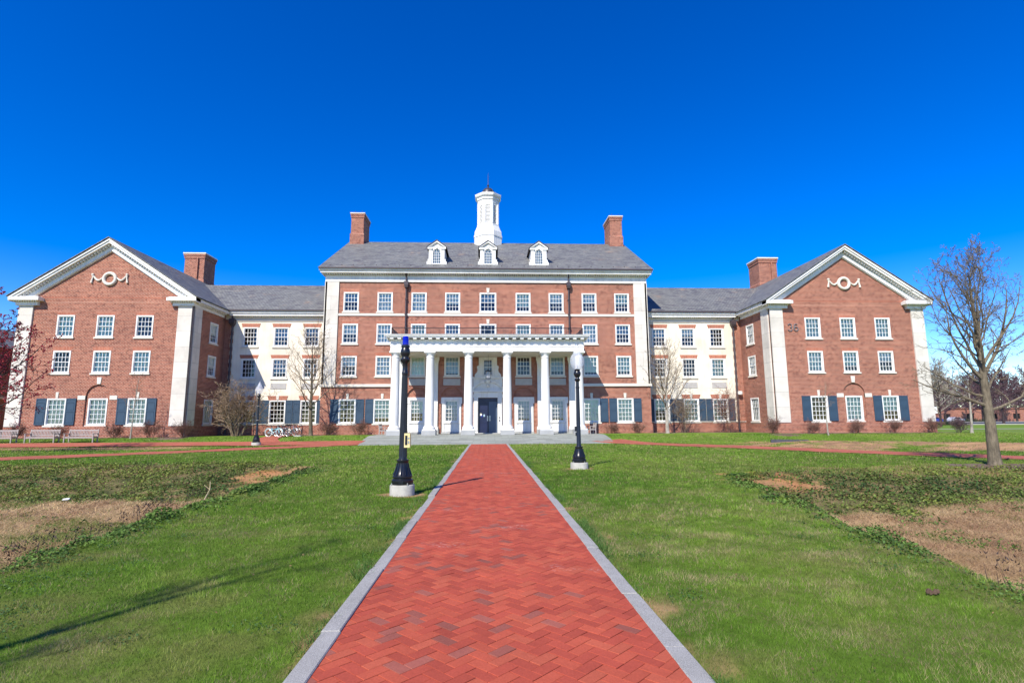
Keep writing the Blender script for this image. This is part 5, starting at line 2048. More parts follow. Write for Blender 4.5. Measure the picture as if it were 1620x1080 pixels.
# doors
mb = MB()
for s in (-1, 1):
    mb.box(min(s * 0.90, s * 0.94), max(s * 0.90, s * 0.94), 51.0, 51.35, 0.4, 3.8)
mb.box(-0.90, 0.90, 51.1, 51.3, 3.42, 3.8)
mb.box(-0.8, 0.8, 51.08, 51.1, 3.5, 3.72)
tr = hp('transom', mb, 'navy')
def door_leaf(x0, x1, mat, lab):
    mb = MB()
    mb.box(x0, x1, 51.16, 51.22, 0.46, 3.42)
    st = 0.12
    for a, b in ((x0 + 0.003, x0 + st), (x1 - st, x1 - 0.003)):
        mb.box(a, b, 51.13, 51.16, 0.462, 3.418)
    for z0, z1 in ((0.462, 0.72), (1.45, 1.6), (2.32, 2.44), (2.62, 2.72), (3.3, 3.418)):
        mb.box(x0 + st, x1 - st, 51.13, 51.16, z0, z1)
    return hp('door', mb, mat, label=lab)
d1 = door_leaf(-0.90, 0.10, 'navy', 'dark navy door leaf')
d2 = door_leaf(0.105, 0.90, 'navy_sheen', 'door leaf with its reflection painted in slate blue')
for d_, x in ((d1, -0.02), (d2, 0.2)):
    mb = MB()
    mb.box(x - 0.05, x + 0.05, 51.10, 51.14, 1.62, 2.10)
    mb.tube([(x, 51.10, 1.70), (x, 51.05, 1.76), (x, 51.05, 1.96), (x, 51.10, 2.02)], 0.015, 6)
    hp('handle', mb, 'steel', parent=d_)
for (x0, x1, z0, z1, mt) in ((-0.72, -0.56, 2.12, 2.30, 'white_sash'), (-0.62, -0.50, 2.0, 2.13, 'car_blue'), (-0.42, -0.27, 2.02, 2.24, 'blind3'), (-0.72, -0.60, 2.28, 2.34, 'yellow')):
    mb = MB()
    mb.box(x0, x1, 51.122, 51.13, z0, z1)
    hp('notice', mb, mt, parent=d1)
mb = MB()
mb.box(1.06, 1.16, 50.77, 50.80, 1.55, 1.75)
mb.box(1.06, 1.16, 50.77, 50.80, 1.85, 2.0)
hp('card_reader', mb, 'metal_dark')
mb = MB()
mb.box(2.12, 2.26, 50.9, 51.0, 1.9, 2.7)
hp('call_panel', mb, 'metal_dark')
mb = MB()
mb.box(-1.5, 1.5, 50.5, 51.1, 0.3, 0.52)
hp('door_step', mb, 'granite')

# lantern hung from the porch ceiling
t = thing('hanging_lantern', 'white drum lantern hanging on a chain in front of the middle porch window', 'lantern', (0.03, 49.0, 7.66))
mb = MB()
mb.tube([(0, 0, 0), (0, 0, -1.45)], 0.012, 5)
obj('chain', mb, 'black_iron', t)
mb = MB()
mb.lathe((0, 0, 0), [(0.02, -1.40), (0.10, -1.46), (0.30, -1.50), (0.32, -1.56), (0.24, -1.58), (0.02, -1.58)], 16)
for k in range(8):
    a = k * PI / 4
    mb.tube([(0.245 * math.cos(a), 0.245 * math.sin(a), -1.58), (0.245 * math.cos(a), 0.245 * math.sin(a), -2.2)], 0.01, 4)
mb.lathe((0, 0, 0), [(0.02, -2.24), (0.25, -2.22), (0.26, -2.18), (0.02, -2.17)], 16)
obj('frame', mb, 'black_iron', t)
mb = MB()
mb.lathe((0, 0, 0), [(0.23, -2.17), (0.235, -1.9), (0.23, -1.59)], 20)
obj('shade', mb, 'globe', t, True)

# ------------------------------------------------------------------ lamp posts
def post_base(H_base=0.56, s=1.0):
    mb = MB()
    prof = [(0.235, 0.0), (0.235, 0.02), (0.245, 0.035), (0.245, 0.10), (0.225, 0.125), (0.205, 0.13), (0.205, 0.155), (0.225, 0.165), (0.225, 0.19), (0.20, 0.215), (0.165, 0.30), (0.138, 0.40), (0.125, 0.48), (0.128, 0.52), (0.140, 0.535), (0.140, 0.56), (0.10, 0.57)]
    mb.lathe((0, 0, 0), [(r * s, z * H_base / 0.57) for r, z in prof], 24)
    for k in range(12):       # fluting ribs on the bell
        a = 2 * PI * k / 12
        pts = [((r + 0.006) * s * math.cos(a), (r + 0.006) * s * math.sin(a), z * H_base / 0.57) for r, z in prof[9:13]]
        mb.tube(pts, [0.018, 0.015, 0.012, 0.010], 5)
    return mb

def footing(t, r, h):
    mb = MB()
    mb.lathe((0, 0, 0), [(r, -0.3), (r, h - 0.025), (r - 0.008, h - 0.008), (r - 0.03, h)], 40)
    obj('footing', mb, 'concrete', t, True)

x, y = LAMPS[0]
t = thing('emergency_phone_post', 'black post with blue light on top and yellow call box, left of the walk', 'emergency post', (x, y, tz1(x, y)))
footing(t, 0.28, 0.24)
mb = post_base()
mb.xf(lambda p: (p[0], p[1], p[2] + 0.24))
obj('post_base', mb, 'black_iron', t, True)
mb = MB()
mb.lathe((0, 0, 0), [(0.100, 0.80), (0.092, 0.84), (0.088, 1.2), (0.064, 2.72), (0.066, 2.74), (0.072, 2.76), (0.072, 2.80), (0.062, 2.82), (0.060, 3.00), (0.075, 3.02), (0.105, 3.06), (0.112, 3.10), (0.085, 3.13), (0.078, 3.16), (0.095, 3.20), (0.112, 3.25), (0.112, 3.30), (0.095, 3.36), (0.085, 3.38), (0.10, 3.39), (0.10, 3.44), (0.06, 3.45)], 24)
for k in range(14):
    a = 2 * PI * k / 14
    mb.tube([(0.089 * math.cos(a), 0.089 * math.sin(a), 0.86), (0.064 * math.cos(a), 0.064 * math.sin(a), 2.70)], [0.009, 0.006], 4)
obj('pole', mb, 'black_iron', t, True)
mb = MB()
mb.lathe((0, 0, 0), [(0.072, 3.45), (0.074, 3.47), (0.070, 3.60), (0.066, 3.64), (0.04, 3.655)], 20)
obj('blue_light', mb, 'blue_lens', t, True)
mb = MB()
mb.box(0.05, 0.17, -0.16, 0.02, 1.08, 1.38)
mb.box(0.045, 0.175, -0.172, -0.16, 1.07, 1.39)
mb.box(0.02, 0.08, -0.06, 0.02, 1.12, 1.34)
cbx = obj('call_box', mb, 'yellow', t)
mb = MB()
mb.box(0.066, 0.116, -0.180, -0.173, 1.13, 1.34)
obj('speaker_panel', mb, 'black_iron', cbx)
mb = MB()
mb.box(0.128, 0.160, -0.180, -0.173, 1.16, 1.22)
mb.box(0.128, 0.160, -0.180, -0.173, 1.26, 1.30)
obj('call_button', mb, 'steel', cbx)

def access_panel(t, z0):
    mb = MB()
    for a in np.linspace(0, 2 * PI, 4, endpoint=False):
        mb.lathe((0.262 * math.cos(a + 0.6), 0.262 * math.sin(a + 0.6), z0), [(0.018, 0), (0.018, 0.025), (0.011, 0.027), (0.011, 0.05)], 6)
    obj('anchor_bolts', mb, 'steel', t)
    mb = MB()
    mb.box(-0.05, 0.05, -0.245, -0.215, z0 + 0.03, z0 + 0.10)
    obj('access_panel', mb, 'black_iron', t)
access_panel(t, 0.24)
def globe_lamp(label, loc, pole_h, s=1.0, group='globe lamp posts', band=False, box=False):
    t = thing('lamp_post', label, 'street lamp', loc, 0, group)
    footing(t, 0.30 * s, 0.21)
    mb = post_base(0.54, s)
    mb.xf(lambda p: (p[0], p[1], p[2] + 0.21))
    obj('post_base', mb, 'black_iron', t, True)
    access_panel(t, 0.21)
    h = pole_h
    mb = MB()
    mb.lathe((0, 0, 0), [(0.09 * s, 0.75), (0.078 * s, 0.80), (0.060 * s, h - 0.35), (0.070 * s, h - 0.34), (0.070 * s, h - 0.30), (0.058 * s, h - 0.29), (0.058 * s, h - 0.12), (0.095 * s, h - 0.08), (0.10 * s, h - 0.04), (0.07 * s, h - 0.01), (0.065 * s, h + 0.02), (0.10 * s, h + 0.07), (0.125 * s, h + 0.14), (0.12 * s, h + 0.20), (0.09 * s, h + 0.25), (0.10 * s, h + 0.27), (0.10 * s, h + 0.31), (0.05 * s, h + 0.32)], 20)
    obj('pole', mb, 'black_iron', t, True)
    g = h + 0.30
    mb = MB()
    mb.lathe((0, 0, 0), [(0.125 * s, g), (0.17 * s, g + 0.06), (0.22 * s, g + 0.16), (0.24 * s, g + 0.28), (0.235 * s, g + 0.38), (0.20 * s, g + 0.48), (0.14 * s, g + 0.55), (0.115 * s, g + 0.60)], 26, cap=False)
    go = obj('globe', mb, 'globe', t, True)
    mb = MB()
    mb.lathe((0, 0, 0), [(0.13 * s, g + 0.585), (0.13 * s, g + 0.61), (0.10 * s, g + 0.66), (0.085 * s, g + 0.74), (0.05 * s, g + 0.80), (0.03 * s, g + 0.82), (0.035 * s, g + 0.85), (0.012 * s, g + 0.90)], 18)
    obj('globe_cap', mb, 'globe', t, True)
    mb = MB()
    mb.tube([(0, 0, g), (0, 0, g + 0.16)], 0.04 * s, 8)
    obj('lamp_holder', mb, 'white_sash', go)
    if band:
        mb = MB()
        mb.torus((0, 0, 1.75), 0.085, 0.025, 'z', 16, 6)
        mb.torus((0, 0, 2.75), 0.075, 0.022, 'z', 16, 6)
        obj('bracket', mb, 'steel', t, True)
    if box:
        mb = MB()
        mb.box(-0.13, -0.05, -0.04, 0.04, 1.25, 1.42)
        mb.box(-0.11, -0.05, -0.03, 0.03, 1.10, 1.22)
        obj('outlet_box', mb, 'black_iron', t)
    return t
x, y = LAMPS[1]
globe_lamp('tall black lamp post with a clear globe on the lawn right of the brick walk', (x, y, tz1(x, y)), 3.08, box=True)
globe_lamp('black globe lamp post with steel bands beside the bicycles', (-16.3, 39.2, tz1(-16.3, 39.2)), 3.3, 1.05, band=True)
globe_lamp('distant globe lamp post with a white sign on it beside the far road', (78.0, 91.5, 0.42), 4.4, 1.15)
globe_lamp('slim globe lamp post just beyond the right corner of the hall', (61.5, 75.0, 0.42), 3.7, 1.0)
t = thing('road_sign', 'white square sign fixed to the distant lamp post by the road', 'sign', (78.0, 91.2, 2.5))
mb = MB()
mb.box(-0.55, 0.55, 0.0, 0.03, 0.0, 1.1)
obj('sign_panel', mb, 'white_sash', t)
mb = MB()
mb.box(-0.3, 0.3, -0.012, -0.002, 0.75, 0.82)
mb.box(-0.36, 0.36, -0.012, -0.002, 0.5, 0.56)
obj('lettering', mb, 'greystone', t)

# ------------------------------------------------------------------ benches
def make_bench(label, L=2.15, group='wooden garden benches'):
    t = thing('garden_bench', label, 'bench', (0, 0, 0), 0, group)
    s = MB()
    for k in range(5):
        s.box(-L / 2, L / 2, -0.27 + k * 0.10, -0.27 + k * 0.10 + 0.08, 0.42, 0.445)
    s.box(-L / 2 + 0.05, L / 2 - 0.05, -0.265, -0.235, 0.32, 0.415)
    obj('seat', s, 'teak', t)
    b = MB()
    b.hexa([(-L / 2, 0.24, 0.86), (L / 2, 0.24, 0.86), (L / 2, 0.28, 0.86), (-L / 2, 0.28, 0.86)],
           [(-L / 2, 0.26, 0.95), (L / 2, 0.26, 0.95), (L / 2, 0.30, 0.95), (-L / 2, 0.30, 0.95)])
    b.box(-L / 2, L / 2, 0.20, 0.235, 0.50, 0.57)
    n = int(L / 0.105)
    for k in range(n):
        x = -L / 2 + L * (k + 0.5) / n
        b.hexa([(x - 0.025, 0.21, 0.57), (x + 0.025, 0.21, 0.57), (x + 0.025, 0.228, 0.57), (x - 0.025, 0.228, 0.57)],
               [(x - 0.025, 0.25, 0.86), (x + 0.025, 0.25, 0.86), (x + 0.025, 0.268, 0.86), (x - 0.025, 0.268, 0.86)])
    obj('backrest', b, 'teak', t)
    for sx in (-1, 1):
        x = sx * (L / 2 - 0.04)
        mb = MB()
        mb.box(x - 0.035, x + 0.035, -0.29, -0.22, 0, 0.64)
        # curved bracket under the rail
        for k in range(5):
            a = PI / 2 * k / 4
            xx = x - sx * (0.03 + 0.17 * (1 - math.cos(a)) * 1.0)
            mb.box(min(xx, x), max(xx, x), -0.262, -0.238, 0.30 + 0.02 * k - 0.10 * (1 - k / 4), 0.34)
        obj('leg', mb, 'teak', t)
        mb = MB()
        mb.hexa([(x - 0.035, 0.20, 0), (x + 0.035, 0.20, 0), (x + 0.035, 0.27, 0), (x - 0.035, 0.27, 0)],
                [(x - 0.035, 0.18, 0.45), (x + 0.035, 0.18, 0.45), (x + 0.035, 0.25, 0.45), (x - 0.035, 0.25, 0.45)])
        mb.hexa([(x - 0.035, 0.18, 0.45), (x + 0.035, 0.18, 0.45), (x + 0.035, 0.25, 0.45), (x - 0.035, 0.25, 0.45)],
                [(x - 0.035, 0.26, 0.98), (x + 0.035, 0.26, 0.98), (x + 0.035, 0.32, 0.98), (x - 0.035, 0.32, 0.98)])
        obj('leg', mb, 'teak', t)
        mb = MB()
        mb.box(x - 0.045, x + 0.045, -0.32, 0.22, 0.64, 0.68)
        mb.box(x - 0.02, x + 0.02, -0.22, 0.2, 0.34, 0.42)
        obj('armrest', mb, 'teak', t)
    return t
def hedge(label, loc, L, W, H, seed):
    t = thing('low_hedge', label, 'hedge', loc, 0.1, 'dark bushes along the far road')
    rs = np.random.RandomState(seed)
    mb = MB()
    for _ in range(int(260 * L)):
        x = rs.uniform(-L / 2, L / 2)
        y = rs.uniform(-W / 2, W / 2)
        z = abs(rs.normal(0, 0.5)) * H * (0.7 + 0.3 * math.sin(x * 2.1 + seed))
        a = rs.uniform(0, 2 * PI)
        sz = rs.uniform(0.06, 0.16)
        u = Vector((math.cos(a), math.sin(a), rs.normal(0, 0.5))).normalized() * sz
        v = u.cross(Vector((rs.normal(), rs.normal(), 1)).normalized())
        c = Vector((x, y, z))
        mb.poly([c - u, c + v * 0.7, c + u, c - v * 0.7])
    obj('foliage', mb, 'hedge_leaf', t)
M['hedge_leaf'] = plain('dark_evergreen_leaf', (0.035, 0.05, 0.022), 0.7, 0.5, 1.5)
hedge('dark low bushes by the distant signed lamp post', (80.0, 92.5, 0.42), 9, 2.0, 0.9, 1)
hedge('dark low bushes across the road behind the big trunk', (118, 153, 0.42), 14, 3.0, 1.2, 2)
hedge('dark low bushes across the road by the right photo edge', (140, 153, 0.42), 16, 3.0, 1.2, 3)
b0 = make_bench('grey wooden slatted bench farthest left, cut by the photo edge')
BEN = [(-36.2, 'grey wooden slatted bench farthest left, cut by the photo edge'), (-33.15, 'middle grey slatted bench, between two others before the left gable'), (-30.35, 'grey slatted bench nearest the left wing middle, rightmost of three')]
for i, (x, lab) in enumerate(BEN):
    o = b0 if i == 0 else copy_tree(b0)
    o.location = (x, 42.1, tz1(x, 42.1))
    o['label'] = lab
c0 = make_bench('pale wooden porch bench left of the columns, facing the terrace', 1.25, 'porch benches')
c0.location = (-9.25, 48.6, tz1(0, 48.6) + 0.03)
c0.rotation_euler = (0, 0, PI / 2)
c1 = copy_tree(c0)
c1.location = (9.25, 48.0, tz1(0, 48.0) + 0.03)
c1.rotation_euler = (0, 0, -PI / 2)
c1['label'] = 'grey wooden porch bench right of the columns, behind the lamp post'

# ------------------------------------------------------------------ bicycles and rack
def make_bike(label, frame_mat, tyre_mat, loc, rz, basket=False):
    t = thing('bicycle', label, 'bicycle', loc, rz, 'bicycles in the rack')
    R = 0.335
    for wx in (-0.53, 0.53):
        mb = MB()
        mb.torus((wx, 0, R), R - 0.02, 0.022, 'y', 28, 6)
        wo_ = obj('wheel', mb, tyre_mat, t, True)
        mb = MB()
        mb.torus((wx, 0, R), R - 0.05, 0.012, 'y', 24, 5)
        for k in range(12):
            a = 2 * PI * k / 12
            mb.tube([(wx, 0.012 * (-1) ** k, R), (wx + (R - 0.05) * math.cos(a), 0, R + (R - 0.05) * math.sin(a))], 0.003, 3)
        mb.tube([(wx, -0.05, R), (wx, 0.05, R)], 0.02, 6)
        obj('rim', mb, 'steel', wo_)
        mb = MB()
        mb.torus((wx, 0, R), R + 0.03, 0.022, 'y', 14, 5, R_(20), R_(170))
        obj('mudguard', mb, frame_mat, t, True)
    mb = MB()
    bb = (-0.08, 0, 0.30)
    st_ = (-0.22, 0, 0.78)
    hd = (0.36, 0, 0.82)
    hd2 = (0.40, 0, 0.66)
    for a, b, r in ((bb, st_, 0.018), (bb, hd2, 0.022), (st_, hd, 0.019) if frame_mat != 'turquoise' else ((-0.19, 0, 0.62), hd2, 0.022), (bb, (-0.53, 0.04, R), 0.012), (bb, (-0.53, -0.04, R), 0.012), ((-0.2, 0.02, 0.68), (-0.53, 0.04, R), 0.01), ((-0.2, -0.02, 0.68), (-0.53, -0.04, R), 0.01), (hd2, hd, 0.022), (hd2, (0.53, 0.05, R), 0.014), (hd2, (0.53, -0.05, R), 0.014)):
        mb.tube([a, b], r, 7)
    obj('frame', mb, frame_mat, t, True)
    mb = MB()
    mb.tube([(0.36, 0, 0.80), (0.33, 0, 0.98), (0.34, 0, 1.02)], 0.013, 6)
    mb.tube([(0.16, -0.30, 1.02), (0.28, -0.26, 1.05), (0.36, -0.12, 1.03), (0.36, 0.12, 1.03), (0.28, 0.26, 1.05), (0.16, 0.30, 1.02)], 0.014, 6)
    obj('handlebar', mb, 'steel', t, True)
    mb = MB()
    mb.hexa([(-0.40, -0.09, 0.88), (-0.40, 0.09, 0.88), (-0.10, 0.02, 0.89), (-0.10, -0.02, 0.89)],
            [(-0.42, -0.10, 0.95), (-0.42, 0.10, 0.95), (-0.10, 0.025, 0.94), (-0.10, -0.025, 0.94)])
    mb.tube([(-0.22, 0, 0.76), (-0.25, 0, 0.90)], 0.014, 6)
    obj('saddle', mb, 'rubber', t)
    mb = MB()
    mb.lathe((-0.08, 0, 0), [(0.0, 0), (0.0, 0)], 3) if False else None
    mb.torus((-0.08, -0.05, 0.30), 0.09, 0.010, 'y', 18, 5)
    mb.tube([(-0.08, -0.06, 0.30), (0.02, -0.09, 0.17), (0.02, -0.18, 0.17)], 0.011, 5)
    mb.tube([(-0.08, 0.05, 0.30), (-0.18, 0.09, 0.43), (-0.18, 0.18, 0.43)], 0.011, 5)
    obj('crank', mb, 'steel', t)
    if basket:
        mb = MB()
        for z in (0.80, 0.88, 0.96, 1.04):
            mb.tube([(0.44, -0.15, z), (0.70, -0.15, z), (0.70, 0.15, z), (0.44, 0.15, z), (0.44, -0.15, z)], 0.008, 4)
        for px, py in ((0.44, -0.15), (0.57, -0.15), (0.70, -0.15), (0.70, 0), (0.70, 0.15), (0.57, 0.15), (0.44, 0.15)):
            mb.tube([(px, py, 0.78), (px, py, 1.05)], 0.008, 4)
        obj('basket', mb, 'black_iron', t)
    return t
bz = 0.42
make_bike('turquoise step-through bicycle with white tyres, at the front of the rack', 'turquoise', 'white_rubber', (-17.55, 45.5, bz), R_(-18))
make_bike('dark bicycle with a front basket, just behind the turquoise bicycle', 'maroon', 'rubber', (-17.2, 46.4, bz), R_(-14), True)
make_bike('silver bicycle, second behind the turquoise bicycle', 'silver', 'rubber', (-16.85, 47.1, bz), R_(-20))
make_bike('dark bicycle nearest the wall, at the back of the rack', 'maroon', 'rubber', (-16.9, 47.9, bz), R_(-12))
t = thing('bicycle_rack', 'dark looped steel bicycle rack behind the parked bicycles', 'bicycle rack', (-17.6, 48.7, bz))
mb = MB()
for k in range(5):
    x = -1.0 + k * 0.5
    mb.tube([(x, 0, 0), (x, 0, 0.75)] + [(x + 0.125 - 0.125 * math.cos(a), 0, 0.75 + 0.125 * math.sin(a)) for a in np.linspace(0.3, PI, 6)] + [(x + 0.25, 0, 0)], 0.03, 6)
obj('loops', mb, 'black_iron', t, True)
mb = MB()
mb.box(-1.1, 1.4, -0.04, 0.04, 0.0, 0.04)
obj('ground_rail', mb, 'black_iron', t)

# ------------------------------------------------------------------ small things on the ground
def rock_slab(name, label, cat, loc, w_, d_, h, mat, rz=0):
    t = thing(name, label, cat, loc, rz)
    return t
t = thing('drain_headwall', 'dark grey concrete drain slab in the bare soil right of the right wing window', 'drain', (19.8, 35.0, tz1(19.8, 35.0)), R_(-25))
mb = MB()
mb.box(-1.1, 1.1, -0.35, 0.35, -0.1, 0.12)
obj('slab', mb, 'asphalt', t)
mb = MB()
for k in range(9):
    mb.box(-0.9 + k * 0.2, -0.82 + k * 0.2, -0.25, 0.25, 0.122, 0.14)
obj('grate', mb, 'black_iron', t)
x, y = -12.2, 16.6
mb = MB()
mb.hexa([(-0.08, -0.05, 0.06), (0.07, -0.03, 0.07), (0.08, 0.05, 0.09), (-0.07, 0.06, 0.08)], [(-0.06, -0.05, 0.09), (0.08, -0.03, 0.08), (0.06, 0.05, 0.11), (-0.08, 0.05, 0.10)])
o = obj('paper_scrap', mb, 'paper', None, loc=(x, y, tz1(x, y)))
tag(o, 'crumpled white paper litter in the ivy of the left hollow', 'litter')
mb = MB()
mb.tube([(-0.5, 1.0, 0.45), (-0.15, 0.3, 0.30), (0.2, -0.7, 0.12), (0.32, -1.1, 0.06)], [0.010, 0.014, 0.017, 0.012], 5)
mb.tube([(-0.15, 0.3, 0.30), (-0.35, 0.35, 0.42)], [0.009, 0.005], 4)
o = obj('fallen_branch', mb, 'straw_stem', None, loc=(-8.0, 16.3, tz1(-8.0, 16.3)))
tag(o, 'pale dry fallen stick leaning in the left hollow', 'stick')
mb = MB()
rr = random.Random(4)
for k in range(14):
    a, r = rr.uniform(0, 2 * PI), rr.uniform(0, 0.06)
    mb.lathe((r * math.cos(a) * 1.4, r * math.sin(a), rr.uniform(0, 0.02)), [(0.004, 0), (0.018, 0.010), (0.015, 0.03), (0.004, 0.042)], 6)
o = obj('soil_clod', mb, 'mulch', None, loc=(4.15, 5.15, tz1(4.15, 5.15)))
tag(o, 'small dark clump of soil on the right lawn', 'soil clump')
mb = MB()
mb.box(-0.28, 0.28, -0.2, 0.2, 0, 0.10)
o = obj('stepping_stone', mb, 'pavement', None, loc=(-15.9, 46.4, 0.42))
tag(o, 'pale flat stone at the foot of the tree left of the porch', 'stone')

# ------------------------------------------------------------------ bare trees and shrubs
def grow(mb, buds, rng, p, d, length, r, lev, P):
    """one branch as a wobbling tapered tube, then its children"""
    n = P['segs'][lev]
    pts, rad = [Vector(p)], [r]
    d = Vector(d).normalized()
    dirs = [d.copy()]
    tip = r * P['taper'][lev]
    for k in range(n):
        wob = Vector((rng.gauss(0, 1), rng.gauss(0, 1), rng.gauss(0, 1))) * P['wob'][lev]
        d = (d + wob + Vector((0, 0, P['up'][lev]))).normalized()
        pts.append(pts[-1] + d * (length / n))
        rad.append(r + (tip - r) * (k + 1) / n)
        dirs.append(d.copy())
    mb.tube(pts, [max(x, P['rmin']) for x in rad], P['sides'][lev], cap=False)
    if buds is not None and lev >= P['levels'] - 2:
        nb = P['buds'] if lev == P['levels'] - 1 else P['buds'] // 2
        for _ in range(nb):
            k = rng.randint(1, n)
            t = rng.random()
            q = pts[k - 1].lerp(pts[k], t)
            s = P['bud_size'] * rng.uniform(0.6, 1.3)
            o = Vector((rng.gauss(0, 1), rng.gauss(0, 1), rng.gauss(0, 1))).normalized()
            a = o.orthogonal().normalized() * s * 0.6
            b = o.cross(a)
            q = q + o * s * 0.5
            i = len(buds.v)
            buds.v += [tuple(q - o * s), tuple(q + a), tuple(q + o * s), tuple(q - a), tuple(q + b), tuple(q - b)]
            buds.f += [(i, i + 1, i + 2, i + 3), (i, i + 4, i + 2, i + 5)]
    if lev + 1 >= P['levels']:
        return
    m = P['kids'][lev]
    m = max(1, int(round(m * rng.uniform(0.8, 1.2))))
    ph = rng.uniform(0, 2 * PI)
    for c in range(m):
        t = P['from'][lev] + (P['to'][lev] - P['from'][lev]) * (c + rng.random()) / m
        f = t * n
        k = min(int(f), n - 1)
        q = pts[k].lerp(pts[k + 1], f - k)
        dd = dirs[k + 1]
        rr = rad[k] + (rad[k + 1] - rad[k]) * (f - k)
        ang = R_(rng.gauss(P['ang'][lev], 8))
        ph += 2.399 + rng.gauss(0, 0.35)
        a = dd.orthogonal().normalized()
        b = dd.cross(a)
        side = a * math.cos(ph) + b * math.sin(ph)
        nd_ = dd * math.cos(ang) + side * math.sin(ang)
        ln = length * P['len'][lev] * (1 - P['shrink'][lev] * t) * rng.uniform(0.75, 1.2)
        if lev == 0 and 'len0' in P:
            ln = P['len0'](t) * rng.uniform(0.85, 1.15)
        grow(mb, buds, rng, q, nd_, ln, min(rr * P['rk'][lev], rr * 0.9), lev + 1, P)

BASEP = dict(levels=5, segs=[9, 6, 5, 4, 3], taper=[0.12, 0.2, 0.25, 0.35, 0.5], wob=[0.05, 0.10, 0.13, 0.16, 0.2], up=[0.03, 0.06, 0.05, 0.03, 0.02],
             sides=[9, 6, 5, 4, 3], kids=[16, 8, 6, 4], rmin=0.004, ang=[48, 42, 42, 45], len=[0.45, 0.45, 0.45, 0.5], shrink=[0.55, 0.5, 0.4, 0.3], rk=[0.5, 0.55, 0.6, 0.65],
             **{'from': [0.28, 0.2, 0.15, 0.1], 'to': [0.98, 0.97, 1.0, 1.0]}, buds=2, bud_size=0.02)

def tree(name, label, cat, loc, H, r, seed, P=None, bark_='bark_oak', twig='bark_oak', bud=None, lean=(0, 0), split=0.30, rz=0, group=None, extra=None):
    rng = random.Random(seed)
    PP = dict(BASEP)
    if P:
        PP.update(P)
    t = thing(name, label, cat, loc, rz, group)
    # trunk with a flared foot
    full = MB()
    buds = MB() if bud else None
    crown = MB()
    n = 14
    pts, rad = [], []
    wx = wy = 0
    x = y = 0.0
    for k in range(n + 1):
        f = k / n
        if k:
            wx += rng.gauss(0, 0.012) * H / n * 2
            wy += rng.gauss(0, 0.012) * H / n * 2
            x += lean[0] * H / n + wx
            y += lean[1] * H / n + wy
        pts.append(Vector((x, y, H * f - (0.1 if k == 0 else 0))))
        rr = r * (1 - f) ** 0.85 * (1 - 0.1 * f) + 0.008
        if f < 0.04:
            rr *= 1.35
        rad.append(max(rr, PP['rmin'] * 1.5))
    pts.insert(1, Vector((pts[0].x, pts[0].y, 0.12)))
    rad.insert(1, r * 1.12)
    full.tube(pts, rad, 12)
    obj('trunk', full, bark_, t, True)
    # primaries
    m = PP['kids'][0]
    ph = rng.uniform(0, 6.28)
    for c in range(m):
        f = split + (0.97 - split) * ((c + rng.random() * 0.8) / m) ** 0.9
        q = f * (len(pts) - 2)
        z = H * f
        # locate on the trunk polyline
        for k in range(len(pts) - 1):
            if pts[k].z <= z <= pts[k + 1].z:
                u_ = (z - pts[k].z) / (pts[k + 1].z - pts[k].z)
                p = pts[k].lerp(pts[k + 1], u_)
                rr = rad[k] + (rad[k + 1] - rad[k]) * u_
                break
        ph += 2.399 + rng.gauss(0, 0.3)
        ang = R_(rng.gauss(PP['ang'][0], 6) * (1.15 - 0.4 * f))
        d = Vector((math.cos(ph) * math.sin(ang), math.sin(ph) * math.sin(ang), math.cos(ang)))
        ln = H * PP['len'][0] * (1 - PP['shrink'][0] * (f - split) / (1 - split)) * rng.uniform(0.85, 1.15)
        grow(crown, buds, rng, p, d, ln, max(min(rr * PP['rk'][0], rr * 0.8), 0.008), 1, PP)
    for (z, az, el, ln, rr) in (extra or []):
        k = max(i for i in range(len(pts)) if pts[i].z <= z)
        d = Vector((math.cos(R_(az)) * math.cos(R_(el)), math.sin(R_(az)) * math.cos(R_(el)), math.sin(R_(el))))
        grow(crown, buds, rng, Vector((pts[k].x, pts[k].y, z)), d, ln, rr, 1, PP)
    obj('crown', crown, twig, t, True)
    if bud:
        obj('buds', buds, bud, t)
    return t

def shrub(label, loc, H, W, seed, stems=14, mat='twig_red', bud=None, P=None, name='bare_shrub', cat='shrub', group='bare shrubs along the walls'):
    rng = random.Random(seed)
    PP = dict(BASEP)
    PP.update(dict(levels=4, segs=[5, 4, 3, 3], sides=[4, 3, 3, 3], kids=[7, 5, 3], taper=[0.4, 0.5, 0.6, 0.7], wob=[0.14, 0.17, 0.2, 0.2], up=[0.05, 0.05, 0.03, 0.02], ang=[38, 42, 42], len=[0.55, 0.55, 0.5], shrink=[0.4, 0.3, 0.3], rk=[0.7, 0.7, 0.7], rmin=0.005, bud_size=0.022, buds=2))
    PP['from'] = [0.2, 0.15, 0.1]
    PP['to'] = [1, 1, 1]
    if P:
        PP.update(P)
    t = thing(name, label, cat, loc, 0, group)
    mb = MB()
    buds = MB() if bud else None
    for k in range(stems):
        a = rng.uniform(0, 2 * PI)
        tilt = rng.uniform(0.05, 1.0) * math.atan2(W * 0.5, H * 0.75)
        d = Vector((math.cos(a) * math.sin(tilt), math.sin(a) * math.sin(tilt), math.cos(tilt)))
        p = Vector((math.cos(a) * 0.12 * W * rng.random(), math.sin(a) * 0.12 * W * rng.random(), -0.05))
        grow(mb, buds, rng, p, d, H * rng.uniform(0.55, 0.80), PP.get('r0', 0.014), 0, PP)
    obj('stems', mb, mat, t)
    if bud:
        obj('buds', buds, bud, t)
    return t

def at(x, y, dz=0.0):
    return (x, y, tz1(x, y) + dz)

